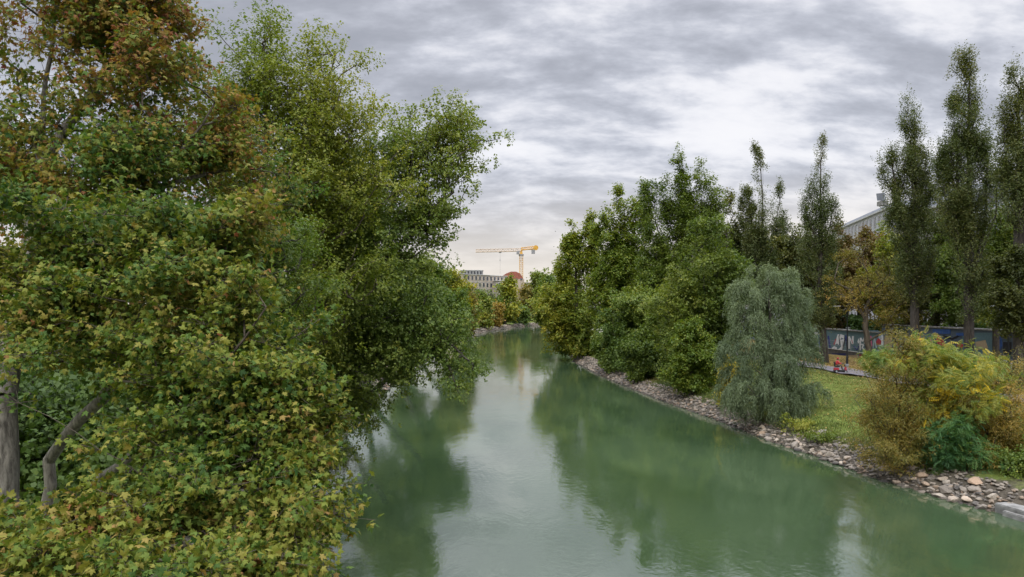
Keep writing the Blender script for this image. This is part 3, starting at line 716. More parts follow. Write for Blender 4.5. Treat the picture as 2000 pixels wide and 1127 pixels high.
def right_bank():
    # bank row, far to near
    dist_tree(1130, 132, 470, 700, 48, M_LIME, 'yellow-green tree at the far end of the bank row, leaning over the river', 101, tv=.13, tb=.52, n=420, per=8, q=7, lean=-6, bx=1158,
              spires=[(1124, 432, 600, 18), (1152, 440, 620, 22), (1100, 500, 620, 22), (1080, 560, 660, 34), (1128, 560, 700, 36), (1105, 600, 670, 24), (1165, 500, 690, 26), (1140, 640, 712, 26)], upb=.9, bup=1.0)
    dist_tree(1075, 138, 525, 650, 40, M_DARKG, 'dark green bough tree stretched low over the water at the end of the row', 102, tb=.5, n=300, per=8, q=7, bx=1130,
              spires=[(1062, 570, 625, 22), (1095, 550, 640, 26), (1120, 560, 690, 26), (1070, 600, 640, 20), (1108, 640, 690, 16)])
    dist_tree(1215, 120, 385, 700, 52, M_LIME, 'yellow-green tree with a pointed top, second along the bank row', 103, tv=.13, tb=.46, n=620, per=8, q=7, upb=1.0, slope=.9, bup=1.1,
              spires=[(1222, 372, 560, 24), (1190, 405, 600, 24), (1250, 385, 580, 24), (1180, 470, 650, 30), (1225, 480, 680, 40), (1265, 520, 690, 30), (1165, 440, 560, 12), (1205, 600, 710, 40)])
    dist_tree(1335, 108, 305, 720, 60, M_ASH, 'broad many-topped green poplar standing tallest in the bank row', 104, name='poplar_tree', tb=.34, n=1250, per=7, q=7, slope=1.6, upb=1.3, bup=1.6, kind='oval', leaf=.33,
              spires=[(1325, 306, 520, 19), (1300, 350, 540, 16), (1376, 303, 540, 20), (1350, 312, 560, 20), (1275, 370, 600, 24), (1400, 380, 600, 20), (1340, 420, 680, 46), (1290, 480, 690, 36), (1385, 480, 650, 30), (1262, 352, 480, 10)])
    dist_tree(1420, 118, 385, 620, 32, M_POPLAR, 'slim dark poplar showing over the round bright green tree', 105, name='poplar_tree', tb=.5, n=260, per=7, q=6, slope=1.5, upb=1., bup=1.4,
              spires=[(1422, 385, 560, 16), (1450, 420, 600, 20), (1400, 430, 620, 22)])
    dist_tree(1250, 100, 560, 735, 62, M_DARKG, 'dense dark green tree low on the bank between the yellow-green trees', 106, tb=.55, n=460, per=8, q=7)
    dist_tree(1320, 92, 540, 745, 50, M_DARKG, 'shaded green tree hugging the bank under the tallest poplar', 107, tb=.42, n=380, per=8, q=7)
    dist_tree(1375, 80, 470, 770, 70, M_ASH, 'bright green round-leaved tree next to the grey willow', 108, tb=.34, n=620, per=8, q=7, tv=.22,
              spires=[(1390, 440, 600, 45), (1340, 520, 680, 50), (1410, 520, 720, 45), (1360, 620, 770, 60), (1430, 480, 640, 28), (1320, 600, 740, 36)])
    dist_tree(1350, 74, 640, 775, 45, M_LIME, 'yellow-green shrub spilling over the stones beneath the bright green tree', 109, name='hazel_shrub', tb=.34, n=300, per=8, q=7, cat='shrub')
    dist_tree(1260, 90, 640, 748, 40, M_ASH, 'mid-green shrub leaning over the stone bank', 110, name='hazel_shrub', tb=.36, n=240, per=8, q=7, cat='shrub')
    dist_tree(1195, 105, 640, 735, 34, M_DARKG, 'dark shrub above the stones near the narrow end of the bank', 111, name='hazel_shrub', tb=.5, n=220, per=8, q=7, cat='shrub')
    dist_tree(1425, 67, 700, 800, 24, M_LIME, 'small golden shrub tucked behind the willow skirt', 112, name='hazel_shrub', tb=.68, n=120, per=7, q=7, cat='shrub')
    # grey willow
    b = foot(1510, 60)
    bl = [B(1500, 560, 60, 42, 50, 1.8), B(1550, 570, 60, 32, 50, 1.5), B(1460, 580, 60, 34, 45, 1.5), B(1500, 640, 60, 70, 60, 2.6), B(1450, 690, 59, 42, 60, 1.8), B(1555, 690, 59, 45, 60, 2.0), B(1505, 740, 58, 80, 60, 2.8),
          B(1450, 765, 58, 46, 45, 1.8), B(1565, 770, 58, 44, 40, 1.8), B(1500, 775, 57, 60, 36, 1.6)]
    tree('willow_tree', 'silvery grey-green willow sweeping down to the stone bank', 'tree', [[b, at(1510, 740, 60), at(1505, 620, 60), at(1500, 560, 60)], [at(1510, 740, 60), at(1465, 660, 60)], [at(1510, 740, 60), at(1555, 650, 60)]], bl,
         330, 28, 16, .24, M_WILLOW, r0=.3, rt=.014, seed=120, slope=.6, spread=(.15, .15, .13), grow='strand', strand=1.7, kind='willow', hrnd=.24, tbase=.42, tvar=.13, tfreq=.7, trnd=.09, minz=.9, shell=1.6,
         tfun=lambda p: .28 * np.clip((p[:, 2] - 9.5) / 4, 0, 1))
    # riverside sumac thicket
    def sh(px, py, Y, rx, ry, lab, mt, kd, tb, leaf, sd, n=200, nm='sumac_shrub', extra=(), tv=.2, tfn=None, q=6, per=5):
        b = foot(px, Y)
        tree(nm, lab, 'shrub', [[b, at(px, py + ry * .3, Y), at(px + 4, py - ry * .4, Y)], [b, at(px - rx * .4, py + ry * .2, Y)], [b, at(px + rx * .4, py + ry * .1, Y)]],
             [B(px, py, Y, rx, ry, rx * Y / F)] + [B(*e) for e in extra], n, per, q, leaf, mt, r0=.07, rt=.01, seed=sd, slope=.9, spread=(.2, .2, .1), kind=kd, tbase=tb, tvar=tv, bough=(9, .8), nrnd=.8, trnd=.10, minz=b.z + .15, petiole=.5, droop=.45, tfun=tfn, bark=BARK_DARK, upb=.6)
    def spot(p):
        px = 1000 + p[:, 0] / p[:, 1] * F; py = HOR - (p[:, 2] - CAMZ) / p[:, 1] * F
        return .8 * (((px - 1815) / 12) ** 2 + ((py - 820) / 10) ** 2 < 1) + .25 * (((px - 1845) / 20) ** 2 + ((py - 770) / 14) ** 2 < 1)
    sh(1755, 800, 42.5, 60, 95, 'tawny brown-yellow shrub on the bank nearest the lawn', M_OLIVE, 'narrow', .68, .2, 130, 760, 'sumac_shrub', [(1770, 700, 43, 30, 45, .9), (1715, 790, 42.5, 28, 50, .8), (1745, 880, 41.5, 50, 35, 1.2)], q=9)
    sh(1850, 760, 42, 70, 70, 'bright green sumac with feathery leaves and one yellow spray, in the thicket', M_SUMAC, 'pinnate', .70, .42, 131, 190, 'sumac_shrub', [(1830, 700, 42.5, 50, 24, 1.2), (1890, 710, 42.5, 60, 24, 1.3), (1790, 700, 43, 34, 30, 1.0), (1830, 830, 41.5, 40, 40, 1.2)], tfn=spot)
    sh(1855, 870, 40.5, 42, 38, 'low blue-green sumac at the front of the thicket above the stones', M_SUMAC, 'pinnate', .36, .40, 132, 100, tv=.12)
    sh(1935, 800, 42, 62, 75, 'golden-olive shrub at the near end of the thicket', M_OLIVE, 'narrow', .58, .2, 133, 900, 'sumac_shrub', [(1880, 790, 40.8, 45, 50, 1.2), (1900, 860, 40.8, 45, 45, 1.2), (1970, 850, 40.8, 40, 50, 1.2), (1950, 720, 43, 34, 34, 1.0)], q=9)
    sh(1900, 895, 40.2, 30, 28, 'small ochre bush low in the thicket by the boulders', M_OLIVE, 'narrow', .72, .2, 134, 160, 'sumac_shrub', q=9)
    sh(1995, 910, 38.2, 38, 42, 'dark green bramble above the concrete quay edge', M_DARKG, 'broad', .55, .12, 135, 220, 'bramble_shrub', q=8)
    sh(1730, 715, 58, 22, 22, 'little green sapling beside the path at the lawn edge', M_SUMAC, 'pinnate', .6, .45, 136, 60, 'sumac_shrub')
    sh(1560, 838, 53.5, 30, 14, 'low green weeds at the willow foot', M_DARKG, 'broad', .6, .12, 137, 80, 'bramble_shrub')
    sh(1600, 850, 50, 26, 10, 'low grey-green weeds on the stones between willow and thicket', M_ASH, 'broad', .4, .12, 138, 60, 'bramble_shrub')

def poplars():
    def pop(px, Y, spires, label, seed, n, lines=(), tb=.48, leaf=.17, base=None, per=8, q=8):
        leaf *= 1.05; n = int(n * 1.5)
        b = foot(base or px, Y); top = min(s[1] for s in spires)
        bl = [B(a, (t + bo) / 2, Y, w, (bo - t) / 2, w * Y / F) for a, t, bo, w in spires]
        ln = [[b, at(px, 600, Y), at(px, 450, Y), at(px, top + 30, Y)]] + [[at(*p, Y) for p in l] for l in lines]
        tree('poplar_tree', label, 'tree', ln, bl, n, per, q, leaf, M_POPLAR, r0=.45, rt=.014, seed=seed, slope=2.2, spread=(.2, .2, .4), kind='oval', tbase=tb, tvar=.16, tfreq=.35, trnd=.1, seg=.9, upb=1.3, petiole=.7,
             droop=.2, flat=.4, wlen=.02, bark=BARK_DARK, bough=(11, .45), bup=.8)
    pop(1490, 115, [(1484, 277, 400, 12), (1490, 370, 560, 24), (1462, 350, 520, 13), (1522, 360, 540, 16), (1472, 420, 560, 24), (1515, 440, 580, 22)], 'Lombardy poplar with a bare-necked twin top, shortest of the row', 140, 620,
        [[(1490, 520), (1468, 440), (1462, 370)], [(1490, 510), (1515, 440), (1525, 380)], [(1490, 400), (1484, 290)]], leaf=.23)
    pop(1603, 90, [(1600, 254, 420, 14), (1596, 330, 520, 25), (1626, 400, 560, 16), (1575, 400, 560, 18), (1605, 440, 640, 26)], 'slender Lombardy poplar behind the mobility scooter', 141, 480, [[(1603, 500), (1622, 440), (1628, 400)], [(1603, 500), (1578, 420)]], base=1613)
    pop(1787, 76, [(1778, 157, 330, 17), (1780, 240, 460, 29), (1738, 290, 440, 18), (1808, 240, 420, 15), (1785, 360, 600, 30), (1750, 360, 500, 16)], 'spreading Lombardy poplar with a low separate spire on one side', 142, 720,
        [[(1787, 520), (1760, 420), (1738, 300)], [(1787, 450), (1806, 340), (1812, 260)]], leaf=.16)
    pop(1893, 68, [(1882, 102, 300, 20), (1878, 200, 480, 34), (1862, 240, 520, 22), (1925, 220, 470, 17), (1905, 160, 330, 11), (1890, 400, 620, 34), (1948, 250, 420, 9)], 'tallest, densest Lombardy poplar, its thick dark trunk bare below', 143, 900,
        [[(1893, 560), (1925, 440), (1930, 260)], [(1893, 500), (1872, 400), (1866, 260)], [(1893, 560), (1945, 420), (1950, 280)]], leaf=.155)
    pop(1990, 62, [(1982, 115, 300, 22), (1990, 200, 500, 34), (1962, 180, 420, 12), (2020, 150, 500, 30)], 'Lombardy poplar cut by the frame edge', 144, 560, leaf=.15)
    # mixed trees under and behind the poplars
    T = [(1585, 104, 470, 640, 30, M_POPLAR, 'greyish tree half hidden between the willow and the slender poplar', .6, 170, 220),
         (1560, 100, 440, 640, 44, M_OLIVE, 'olive tree with yellow low boughs behind the willow crown', .42, 160, 330),
         (1500, 128, 470, 620, 60, M_DARKG, 'dark tree mass behind the willow top', .45, 161, 300),
         (1620, 118, 450, 640, 44, M_BROWN, 'brownish tree beyond the slender poplar', .35, 162, 300),
         (1680, 112, 440, 620, 46, M_BROWN, 'rusty brown tree below the pale apartment block', .5, 163, 340),
         (1745, 100, 430, 640, 40, M_LIME, 'yellow-orange tree beneath the mansard roof', .62, 164, 300),
         (1830, 88, 400, 640, 46, M_OLIVE, 'olive-green tree between the two tallest poplars', .34, 165, 420),
         (1945, 72, 400, 650, 60, M_DARKG, 'dense dull-green tree at the frame edge under the last poplar', .55, 166, 520),
         (1880, 84, 430, 640, 46, M_DARKG, 'dark green tree behind the thick poplar trunk', .48, 167, 360),
         (1990, 60, 470, 660, 50, M_OLIVE, 'olive broadleaf crown hanging over the graffiti wall end', .2, 168, 360),
         (1775, 92, 520, 640, 40, M_OLIVE, 'low olive tree over the graffiti wall', .4, 169, 260)]
    for px, Y, t, bo, hw, mt, lab, tb, sd, n in T:
        dist_tree(px, Y, t, bo, hw, mt, lab, sd, tb=tb, n=n, per=8, q=6, name='broadleaf_tree')
    for i, (Y, hh_) in enumerate([(66, 2.4), (74, 1.6), (83, 2.2), (96, 1.5), (108, 2.0), (122, 2.4)]):
        px = 1000 + 53.5 / Y * F; top = HOR - (6 + hh_ - CAMZ) / Y * F; bot = HOR - (6.1 - CAMZ) / Y * F
        dist_tree(px, Y, top, bot, 3.6 / Y * F, M_DARKG, 'dark evergreen bush growing along the top of the graffiti wall', 190 + i, name='hedge_bush', tb=.15, n=110, cat='bush', group='bushes along the top of the graffiti wall', tv=.1)
    # the forked park tree by the path
    b = foot(1702, 82)
    tree('park_tree', 'forked park tree by the path with sparse yellowing crown and bent low limb', 'tree',
         [[b, at(1697, 680, 82), at(1690, 640, 82), at(1693, 600, 82), at(1705, 560, 82)], [at(1692, 662, 82), at(1720, 652, 81), at(1745, 635, 80)], [at(1691, 630, 82), at(1670, 590, 82), at(1660, 560, 82)]],
         [B(1700, 560, 82, 50, 50, 3), B(1650, 570, 82, 34, 34, 2.4), B(1750, 580, 81, 36, 36, 2.4), B(1620, 585, 82, 20, 18, 1.4), B(1735, 625, 80, 30, 14, 1.6), B(1680, 500, 82, 40, 40, 2.4)],
         330, 6, 7, .18, M_OLIVE, r0=.34, rt=.016, seed=180, spread=(.45, .45, .3), tbase=.6, tvar=.2, bark=BARK_BROWN)
#TREES_END
left_bank(); left_far(); right_bank(); poplars()

# ------------------------------------------------------------------ stones of the bank
def stone_mat():
    m, nt, N, L, b = new_mat('stone_mat')
    oi = N.new('ShaderNodeObjectInfo'); geo = N.new('ShaderNodeNewGeometry'); tc = N.new('ShaderNodeTexCoord')
    ad = N.new('ShaderNodeMath'); ad.operation = 'ADD'; L.new(oi.outputs['Random'], ad.inputs[0]); L.new(geo.outputs['Random Per Island'], ad.inputs[1])
    fr = N.new('ShaderNodeMath'); fr.operation = 'FRACT'; L.new(ad.outputs[0], fr.inputs[0])
    r = N.new('ShaderNodeValToRGB'); L.new(fr.outputs[0], r.inputs[0]); e = r.color_ramp.elements
    e[0].position = 0; e[0].color = (0.10, 0.09, 0.08, 1); e[1].position = 1; e[1].color = (0.40, 0.34, 0.27, 1)
    e.new(.35).color = (0.20, 0.172, 0.14, 1); e.new(.7).color = (0.29, 0.25, 0.20, 1); e.new(.88).color = (0.26, 0.18, 0.12, 1)
    n = N.new('ShaderNodeTexNoise'); n.inputs['Scale'].default_value = 6; n.inputs['Detail'].default_value = 8; n.inputs['Roughness'].default_value = .7
    L.new(tc.outputs['Object'], n.inputs['Vector'])
    mr = N.new('ShaderNodeMapRange'); L.new(n.outputs[0], mr.inputs[0]); mr.inputs[1].default_value = .3; mr.inputs[2].default_value = .7; mr.inputs[3].default_value = .6; mr.inputs[4].default_value = 1.2
    sc = N.new('ShaderNodeVectorMath'); sc.operation = 'SCALE'; L.new(r.outputs[0], sc.inputs[0]); L.new(mr.outputs[0], sc.inputs[3])
    px = N.new('ShaderNodeSeparateXYZ'); L.new(geo.outputs['Position'], px.inputs[0])
    wn = N.new('ShaderNodeMath'); wn.operation = 'MULTIPLY_ADD'; L.new(n.outputs[0], wn.inputs[0]); wn.inputs[1].default_value = .12; L.new(px.outputs[2], wn.inputs[2])
    wr = N.new('ShaderNodeMapRange'); L.new(wn.outputs[0], wr.inputs[0]); wr.inputs[1].default_value = .14; wr.inputs[2].default_value = .22; wr.inputs[3].default_value = .35; wr.inputs[4].default_value = 1.0; wr.label = 'wet'
    s2 = N.new('ShaderNodeVectorMath'); s2.operation = 'SCALE'; L.new(sc.outputs[0], s2.inputs[0]); L.new(wr.outputs[0], s2.inputs[3])
    L.new(s2.outputs[0], b.inputs['Base Color']); b.inputs['Roughness'].default_value = .9
    bp = N.new('ShaderNodeBump'); bp.inputs['Strength'].default_value = .5; bp.inputs['Distance'].default_value = .04; L.new(n.outputs[0], bp.inputs['Height']); L.new(bp.outputs[0], b.inputs['Normal'])
    return m
M_STONE = stone_mat()
M_PALE = stone_mat()
for _n in M_PALE.node_tree.nodes:
    if _n.type == 'MAP_RANGE' and _n.label != 'wet': _n.inputs[3].default_value = 1.1; _n.inputs[4].default_value = 1.7
def rock_mesh(seed):
    rg = random.Random(seed); bm = bmesh.new()
    sx, sy, sz = rg.uniform(.75, 1.1), rg.uniform(.55, .9), rg.uniform(.4, .65)
    for i in range(15):
        v = Vector((rg.gauss(0, 1), rg.gauss(0, 1), rg.gauss(0, 1))).normalized() * rg.uniform(.85, 1.0)
        bm.verts.new((v.x * sx, v.y * sy, v.z * sz))
    h = bmesh.ops.convex_hull(bm, input=bm.verts[:])
    for v in [v for v in bm.verts if not v.link_faces]: bm.verts.remove(v)
    bmesh.ops.bevel(bm, geom=bm.edges[:], offset=.05, segments=1, affect='EDGES', clamp_overlap=True)
    bmesh.ops.triangulate(bm, faces=bm.faces[:])
    me = bpy.data.meshes.new('boulder'); bm.to_mesh(me); bm.free(); me.materials.append(M_STONE); return me
ROCKS = [rock_mesh(500 + i) for i in range(14)]
def make_rocks():
    rg = random.Random(77); spots = []
    Y = 36.2
    while Y < 62:
        for k in range(3):
            if rg.random() < .92:
                y = Y + rg.uniform(-.25, .25); d = k * .52 + rg.uniform(-.2, .3) - .05
                x = bank_point(1, y) + d; s = rg.uniform(.22, .40) * (1.25 if rg.random() < .15 else 1)
                spots.append((x, y, s, d))
        Y += .40 * (1 + (Y - 36) * .012)
    spots = spots[:290]
    for i, (x, y, s, d) in enumerate(spots):
        o = bpy.data.objects.new('boulder', ROCKS[rg.randrange(14)]); COL.objects.link(o)
        o.location = (x, y, zg1(x, y) + s * .12 + (.03 if d < .3 else 0)); o.scale = (s, s, s)
        o.rotation_euler = (rg.uniform(-.3, .3), rg.uniform(-.3, .3), rg.uniform(0, 6.28))
        if d < 1.0 and rg.random() < .8: o.material_slots[0].link = 'OBJECT'; o.material_slots[0].material = M_PALE
        tag(o, 'angular grey-beige boulder in the stone edging below the lawn and thicket', 'boulder', 'boulders of the near stone bank')
    # the larger slabs that stand out
    big = [(1870, 985, .62, 'long flat pale boulder lapped by the water near the quay end'), (1905, 962, .5, 'rounded pale boulder beside the concrete quay'), (1835, 958, .55, 'big pinkish boulder standing proud at the water edge below the thicket'),
           (1620, 880, .5, 'broad grey boulder with dark underside below the lawn corner'), (1607, 848, .45, 'lone whitish stone lying in the weeds above the others'), (1880, 925, .6, 'large dark grey slab high under the thicket')]
    for px, py, s, lab in big:
        z = .35 if py > 950 else (.75 if py > 900 else 1.0)
        Yd = (CAMZ - z) * F / (py - HOR); p = at(px, py, Yd)
        o = bpy.data.objects.new('boulder', ROCKS[rg.randrange(14)]); COL.objects.link(o)
        o.material_slots[0].link = 'OBJECT'; o.material_slots[0].material = M_PALE if 'dark' not in lab[:20] else M_STONE; o.location = (p.x, p.y, zg1(p.x, p.y) + s * .2); o.scale = (s * 1.2, s, s * .9); o.rotation_euler = (0.1, -.1, rg.uniform(0, 3)); tag(o, lab, 'boulder')
    # all the smaller and farther stones
    V = []; T = []; n = 0
    tpl = []
    for me in ROCKS:
        v = np.zeros(len(me.vertices) * 3); me.vertices.foreach_get('co', v)
        f = np.zeros(len(me.loops), dtype=int); me.loops.foreach_get('vertex_index', f); tpl.append((v.reshape(-1, 3), f.reshape(-1, 3)))
    rn = np.random.default_rng(5)
    def scatter(side, y0, y1, cnt, smin, smax, dmax, dmin=-.2, pw=1.0):
        nonlocal n
        P = np.array(RB if side > 0 else LB)
        for i in range(cnt):
            y = y0 + (y1 - y0) * rn.random() ** pw; d = dmin + (dmax - dmin) * rn.random() ** 1.2
            x = bank_point(side, y) + side * d; s = rn.uniform(smin, smax)
            v, f = tpl[rn.integers(14)]; a = rn.uniform(0, 6.28); c, sn = math.cos(a), math.sin(a)
            q = v * s; q = np.stack([q[:, 0] * c - q[:, 1] * sn, q[:, 0] * sn + q[:, 1] * c, q[:, 2]], -1)
            V.append(q + (x, y, zg1(x, y) + s * .15)); T.append(f + n); n += len(v)
    scatter(1, 35.5, 64, 1300, .09, .22, 2.1)
    scatter(1, 60, 100, 1500, .14, .30, 1.9)
    scatter(1, 100, 150, 900, .18, .36, 2.2)
    scatter(-1, 24, 70, 450, .15, .4, 2.2)
    scatter(-1, 70, 230, 600, .25, .5, 2.6)
    scatter(-1, 230, 420, 1100, .3, .6, 3.2)
    me = np_mesh('riprap_stones', np.concatenate(V), np.concatenate(T))
    o = link('riprap_stones', me, M_STONE)
    tag(o, 'small and distant grey stones packed along the river banks', 'stones', kind='stuff')
make_rocks()

# ------------------------------------------------------------------ grass, litter
def make_grass():
    rng = np.random.default_rng(9); n = 260000
    y = 40 + 55 * rng.random(n) ** 1.2; x = np.interp(y, [p[1] for p in RB[3:14]], [p[0] for p in RB[3:14]]) + rng.uniform(1.2, 24, n)
    cx = np.interp(y, [p[1] for p in PATH], [p[0] for p in PATH])
    k = (np.abs(x - cx) > 2.0) & (x < 45.3); x, y, cx = x[k], y[k], cx[k]
    den = .5 + .5 * np.sin(x * 1.1 + 2 * np.sin(y * .6)) * np.sin(y * .8 + 1.7 * np.sin(x * .5)); k = rng.random(len(x)) < .45 + .55 * den; x, y, cx, den = x[k], y[k], cx[k], den[k]
    pos = np.stack([x, y, zg(x, y) - .01], -1)
    axis = np.array([0, 0, 1.]) + rng.normal(0, .4, pos.shape); nr = rng.normal(0, 1, pos.shape) + (0, -.5, 0)
    d = sdist(x, y); size = rng.uniform(.06, .16, len(x)) * np.where(d < 4, 1.6, 1)
    tint = np.clip(.4 + .25 * fnoise(pos, .5, 3) + rng.normal(0, .13, len(x)) + .3 * (x > cx + 1), 0, 1)
    V, Fc, T = place_leaves(pos, axis, nr, size, 'narrow', tint)
    m = leaf_mat('grass_mat', [(0, (.055, .09, .02)), (.45, (.13, .165, .038)), (.75, (.24, .22, .065)), (1, (.36, .26, .10))], .3)
    o = link('grass', np_mesh('grass', V, Fc, T), m); tag(o, 'mown green lawn grass sloping to the stone bank', 'grass', kind='stuff')
    # fallen leaves
    n = 26000; y = 48 + 62 * rng.random(n); cx = np.interp(y, [p[1] for p in PATH], [p[0] for p in PATH]); x = cx + np.where(rng.random(n) < .7, rng.normal(3.6, 3.4, n), rng.uniform(-18, 9, n))
    k = (x < 45.3) & (sdist(x, y) > 2.2) & (rng.random(n) < np.where(np.abs(x - cx) < 1.6, .35, 1)); x, y = x[k], y[k]; cx = cx[k]
    z = zg(x, y) + np.where(np.abs(x - cx) < 1.8, .06, .035)
    pos = np.stack([x, y, z], -1); axis = rng.normal(0, 1, pos.shape) * (1, 1, .2); nr = np.array([0, 0, 1.]) + rng.normal(0, .35, pos.shape)
    V, Fc, T = place_leaves(pos, axis, nr, rng.uniform(.09, .17, len(x)), 'broad', rng.random(len(x)))
    m = leaf_mat('litter_mat', [(0, (.20, .12, .05)), (.5, (.38, .23, .08)), (1, (.50, .36, .10))], .1)
    o = link('fallen_leaves', np_mesh('fallen_leaves', V, Fc, T), m); tag(o, 'brown and yellow fallen leaves along the path verge', 'leaves', kind='stuff')
make_grass()

# ------------------------------------------------------------------ walls with graffiti
PAINT = {n: simple('paint_' + n, c, .75, var=.12, scale=4) for n, c in dict(white=(.68, .68, .70), teal=(.10, .17, .19), slate=(.075, .10, .13), black=(.02, .02, .025), blue=(.035, .09, .27), red=(.42, .04, .06),
         pink=(.55, .14, .24), tan=(.42, .32, .20), orange=(.60, .22, .10), navy=(.02, .03, .16), pale=(.42, .50, .56), maroon=(.24, .03, .045), green=(.06, .14, .10), offwhite=(.58, .56, .58)).items()}
CONC = simple('concrete', (.23, .225, .21), .9, var=.45, scale=2.2)
CONC_D = simple('concrete_dark', (.13, .13, .14), .9, var=.3, scale=1.2)
METAL_D = simple('dark_metal', (.025, .027, .03), .5, .3)
METAL_G = simple('grey_metal', (.32, .33, .34), .5, .4)
def wp(X, px, py):
    Y = X * F / (px - 1000.0); return Vector((X, Y, CAMZ - (py - HOR) / F * Y))
def shapes(name, X, polys, mat, parent, th=.02):
    """painted figures: thin raised paint patches lying on the wall face at x = X"""
    mb = MB()
    for i, po in enumerate(polys):
        mb.prism([wp(X, *p) for p in po], (-th - i * .0004, 0, 0))
    o = mb.build(name, mat); o.parent = parent; o.matrix_parent_inverse = Matrix.Translation(-Vector(parent.location)); return o
def stroke(pts, w):
    out = []
    for (x0, y0), (x1, y1) in zip(pts[:-1], pts[1:]):
        dx, dy = x1 - x0, y1 - y0; L_ = math.hypot(dx, dy); nx, ny = -dy / L_ * w / 2, dx / L_ * w / 2
        out.append([(x0 + nx, y0 + ny), (x1 + nx, y1 + ny), (x1 - nx, y1 - ny), (x0 - nx, y0 - ny)])
    return out
def local(mb, name, mat, parent, **k):
    o = mb.build(name, mat, None, **k); o.parent = parent; o.matrix_parent_inverse = Matrix.Translation(-Vector(parent.location)); return o

def walls():
    XW = 49.0
    w = empty('graffiti_wall', (XW, 90, 3), 'tall concrete railway wall covered with teal, blue and white graffiti behind the park', 'wall')
    mb = MB(); mb.box((XW + .3, 73.5, 4.95), (.6, 47, 5.1)); mb.box((XW + .3, 131, 4.4), (.6, 68, 4.0)); local(mb, 'wall_face', PAINT['slate'], w)
    mb = MB(); mb.box((XW + .28, 73.5, 7.58), (.8, 47, .16)); mb.box((XW + .28, 131, 6.48), (.8, 68, .16)); local(mb, 'coping', CONC, w)
    # ground colours
    def rect(a, b, c, d): return [(a, b), (c, b), (c, d), (a, d)]
    shapes('graffiti', XW, [rect(1596, 645, 1716, 690), rect(1800, 652, 1822, 700), rect(1880, 650, 1940, 700)], PAINT['teal'], w, .008)
    shapes('graffiti', XW, [rect(1716, 648, 1724, 688), [(1584, 650), (1596, 652), (1596, 686), (1584, 684)]], PAINT['pale'], w, .012)
    wt = [[(1630, 674), (1636.5, 653), (1639, 653), (1639, 674), (1635, 671)], [(1638, 660), (1642, 653), (1649, 655), (1648, 662), (1644, 659), (1641, 664)], [(1641, 664), (1649, 662), (1648, 680), (1643, 685), (1637, 683), (1643, 677)],
          [(1625, 679), (1630, 676), (1635, 679), (1633, 684), (1629, 680), (1626, 683)]]
    wt += stroke([(1659, 681), (1658.5, 657)], 3) + stroke([(1658.5, 657), (1665, 671)], 2.6) + stroke([(1665.6, 672), (1666, 656.5)], 3)
    wt += [[(1675, 668), (1677, 661), (1679, 667), (1678, 671)]] + stroke([(1680, 684), (1681, 660), (1685, 667), (1689, 659), (1689, 672)], 2.4) + stroke([(1680, 672), (1687, 674), (1684, 679), (1689, 684)], 2.2)
    wt += [[(1720, 676), (1722, 655), (1725, 655), (1726, 678)], [(1833, 660), (1836, 657), (1838, 676), (1834, 676)], [(1588, 648), (1598, 650), (1600, 653), (1590, 654)]]
    shapes('lettering', XW, wt, PAINT['white'], w, .03)
    shapes('graffiti', XW, [rect(1752, 639.5, 1767, 645), rect(1822, 643, 1857, 652), rect(1868, 650, 1900, 656), [(1600, 652), (1604, 651), (1606, 668), (1601, 674)], [(1947, 664), (1950, 658), (1957, 657), (1958, 676), (1952, 686), (1947, 682)]], PAINT['blue'], w, .034)
    shapes('graffiti', XW, [[(1628, 672), (1632, 662), (1634, 662), (1631, 674)], [(1711, 668), (1716, 660), (1722, 666), (1721, 673), (1713, 674)], [(1827, 668), (1833, 655), (1842, 664), (1850, 678), (1838, 676)], [(1868, 676), (1874, 668), (1882, 674), (1880, 680)]] + stroke([(1664, 664), (1666, 671)], 1.2), PAINT['red'], w, .038)
    shapes('graffiti', XW, [[(1727, 680), (1728, 658), (1736, 655), (1743, 660), (1741, 684)], [(1905, 668), (1925, 664), (1930, 680), (1908, 684)]], PAINT['tan'], w, .022)
    shapes('graffiti', XW, stroke([(1735, 655), (1745, 657), (1749, 667), (1749, 684)], 4) + [[(1738, 650), (1749, 648), (1751, 657), (1744, 655)]] + stroke([(1651, 660), (1646, 684)], 2.0) + stroke([(1639, 655), (1640.5, 674)], 1.2) +
           stroke([(1843, 656), (1860, 662), (1872, 656)], 3) + stroke([(1812, 660), (1818, 680)], 3) + [rect(1960, 668, 1976, 690)], PAINT['black'], w, .042)
    shapes('graffiti', XW, [[(1941, 672), (1945, 664), (1948, 668), (1946, 680), (1943, 680)], rect(1985, 672, 1999, 690)], PAINT['orange'], w, .045)
    shapes('graffiti', XW, stroke([(1602, 655), (1606, 678), (1611, 655)], 2.2) + stroke([(1694, 658), (1694, 682), (1702, 682)], 2.4) + stroke([(1706, 680), (1708, 658), (1712, 680)], 1.6) + stroke([(1760, 660), (1760, 684)], 3) + stroke([(1774, 662), (1784, 658), (1780, 672), (1788, 684)], 2.6) + stroke([(1802, 684), (1806, 660), (1812, 684)], 2), PAINT['pale'], w, .05)
    shapes('graffiti', XW, stroke([(1618, 656), (1622, 682)], 2.6) + stroke([(1652, 655), (1655, 680)], 2.0) + stroke([(1668, 676), (1674, 684), (1678, 676)], 1.6) + stroke([(1766, 656), (1772, 684)], 3) + stroke([(1790, 660), (1796, 684)], 3), PAINT['navy'], w, .055)
    shapes('graffiti', XW, stroke([(1701, 656), (1703, 676)], 2) + stroke([(1754, 660), (1756, 682)], 3) + stroke([(1797, 656), (1800, 680)], 2.6) + stroke([(1816, 658), (1822, 676)], 2.4), PAINT['pink'], w, .06)
    shapes('graffiti', XW, stroke([(1596, 686), (1640, 688), (1700, 686)], 2.4) + [rect(1742, 686, 1766, 694)], PAINT['green'], w, .045)
    # low garden wall
    XL = 46.0
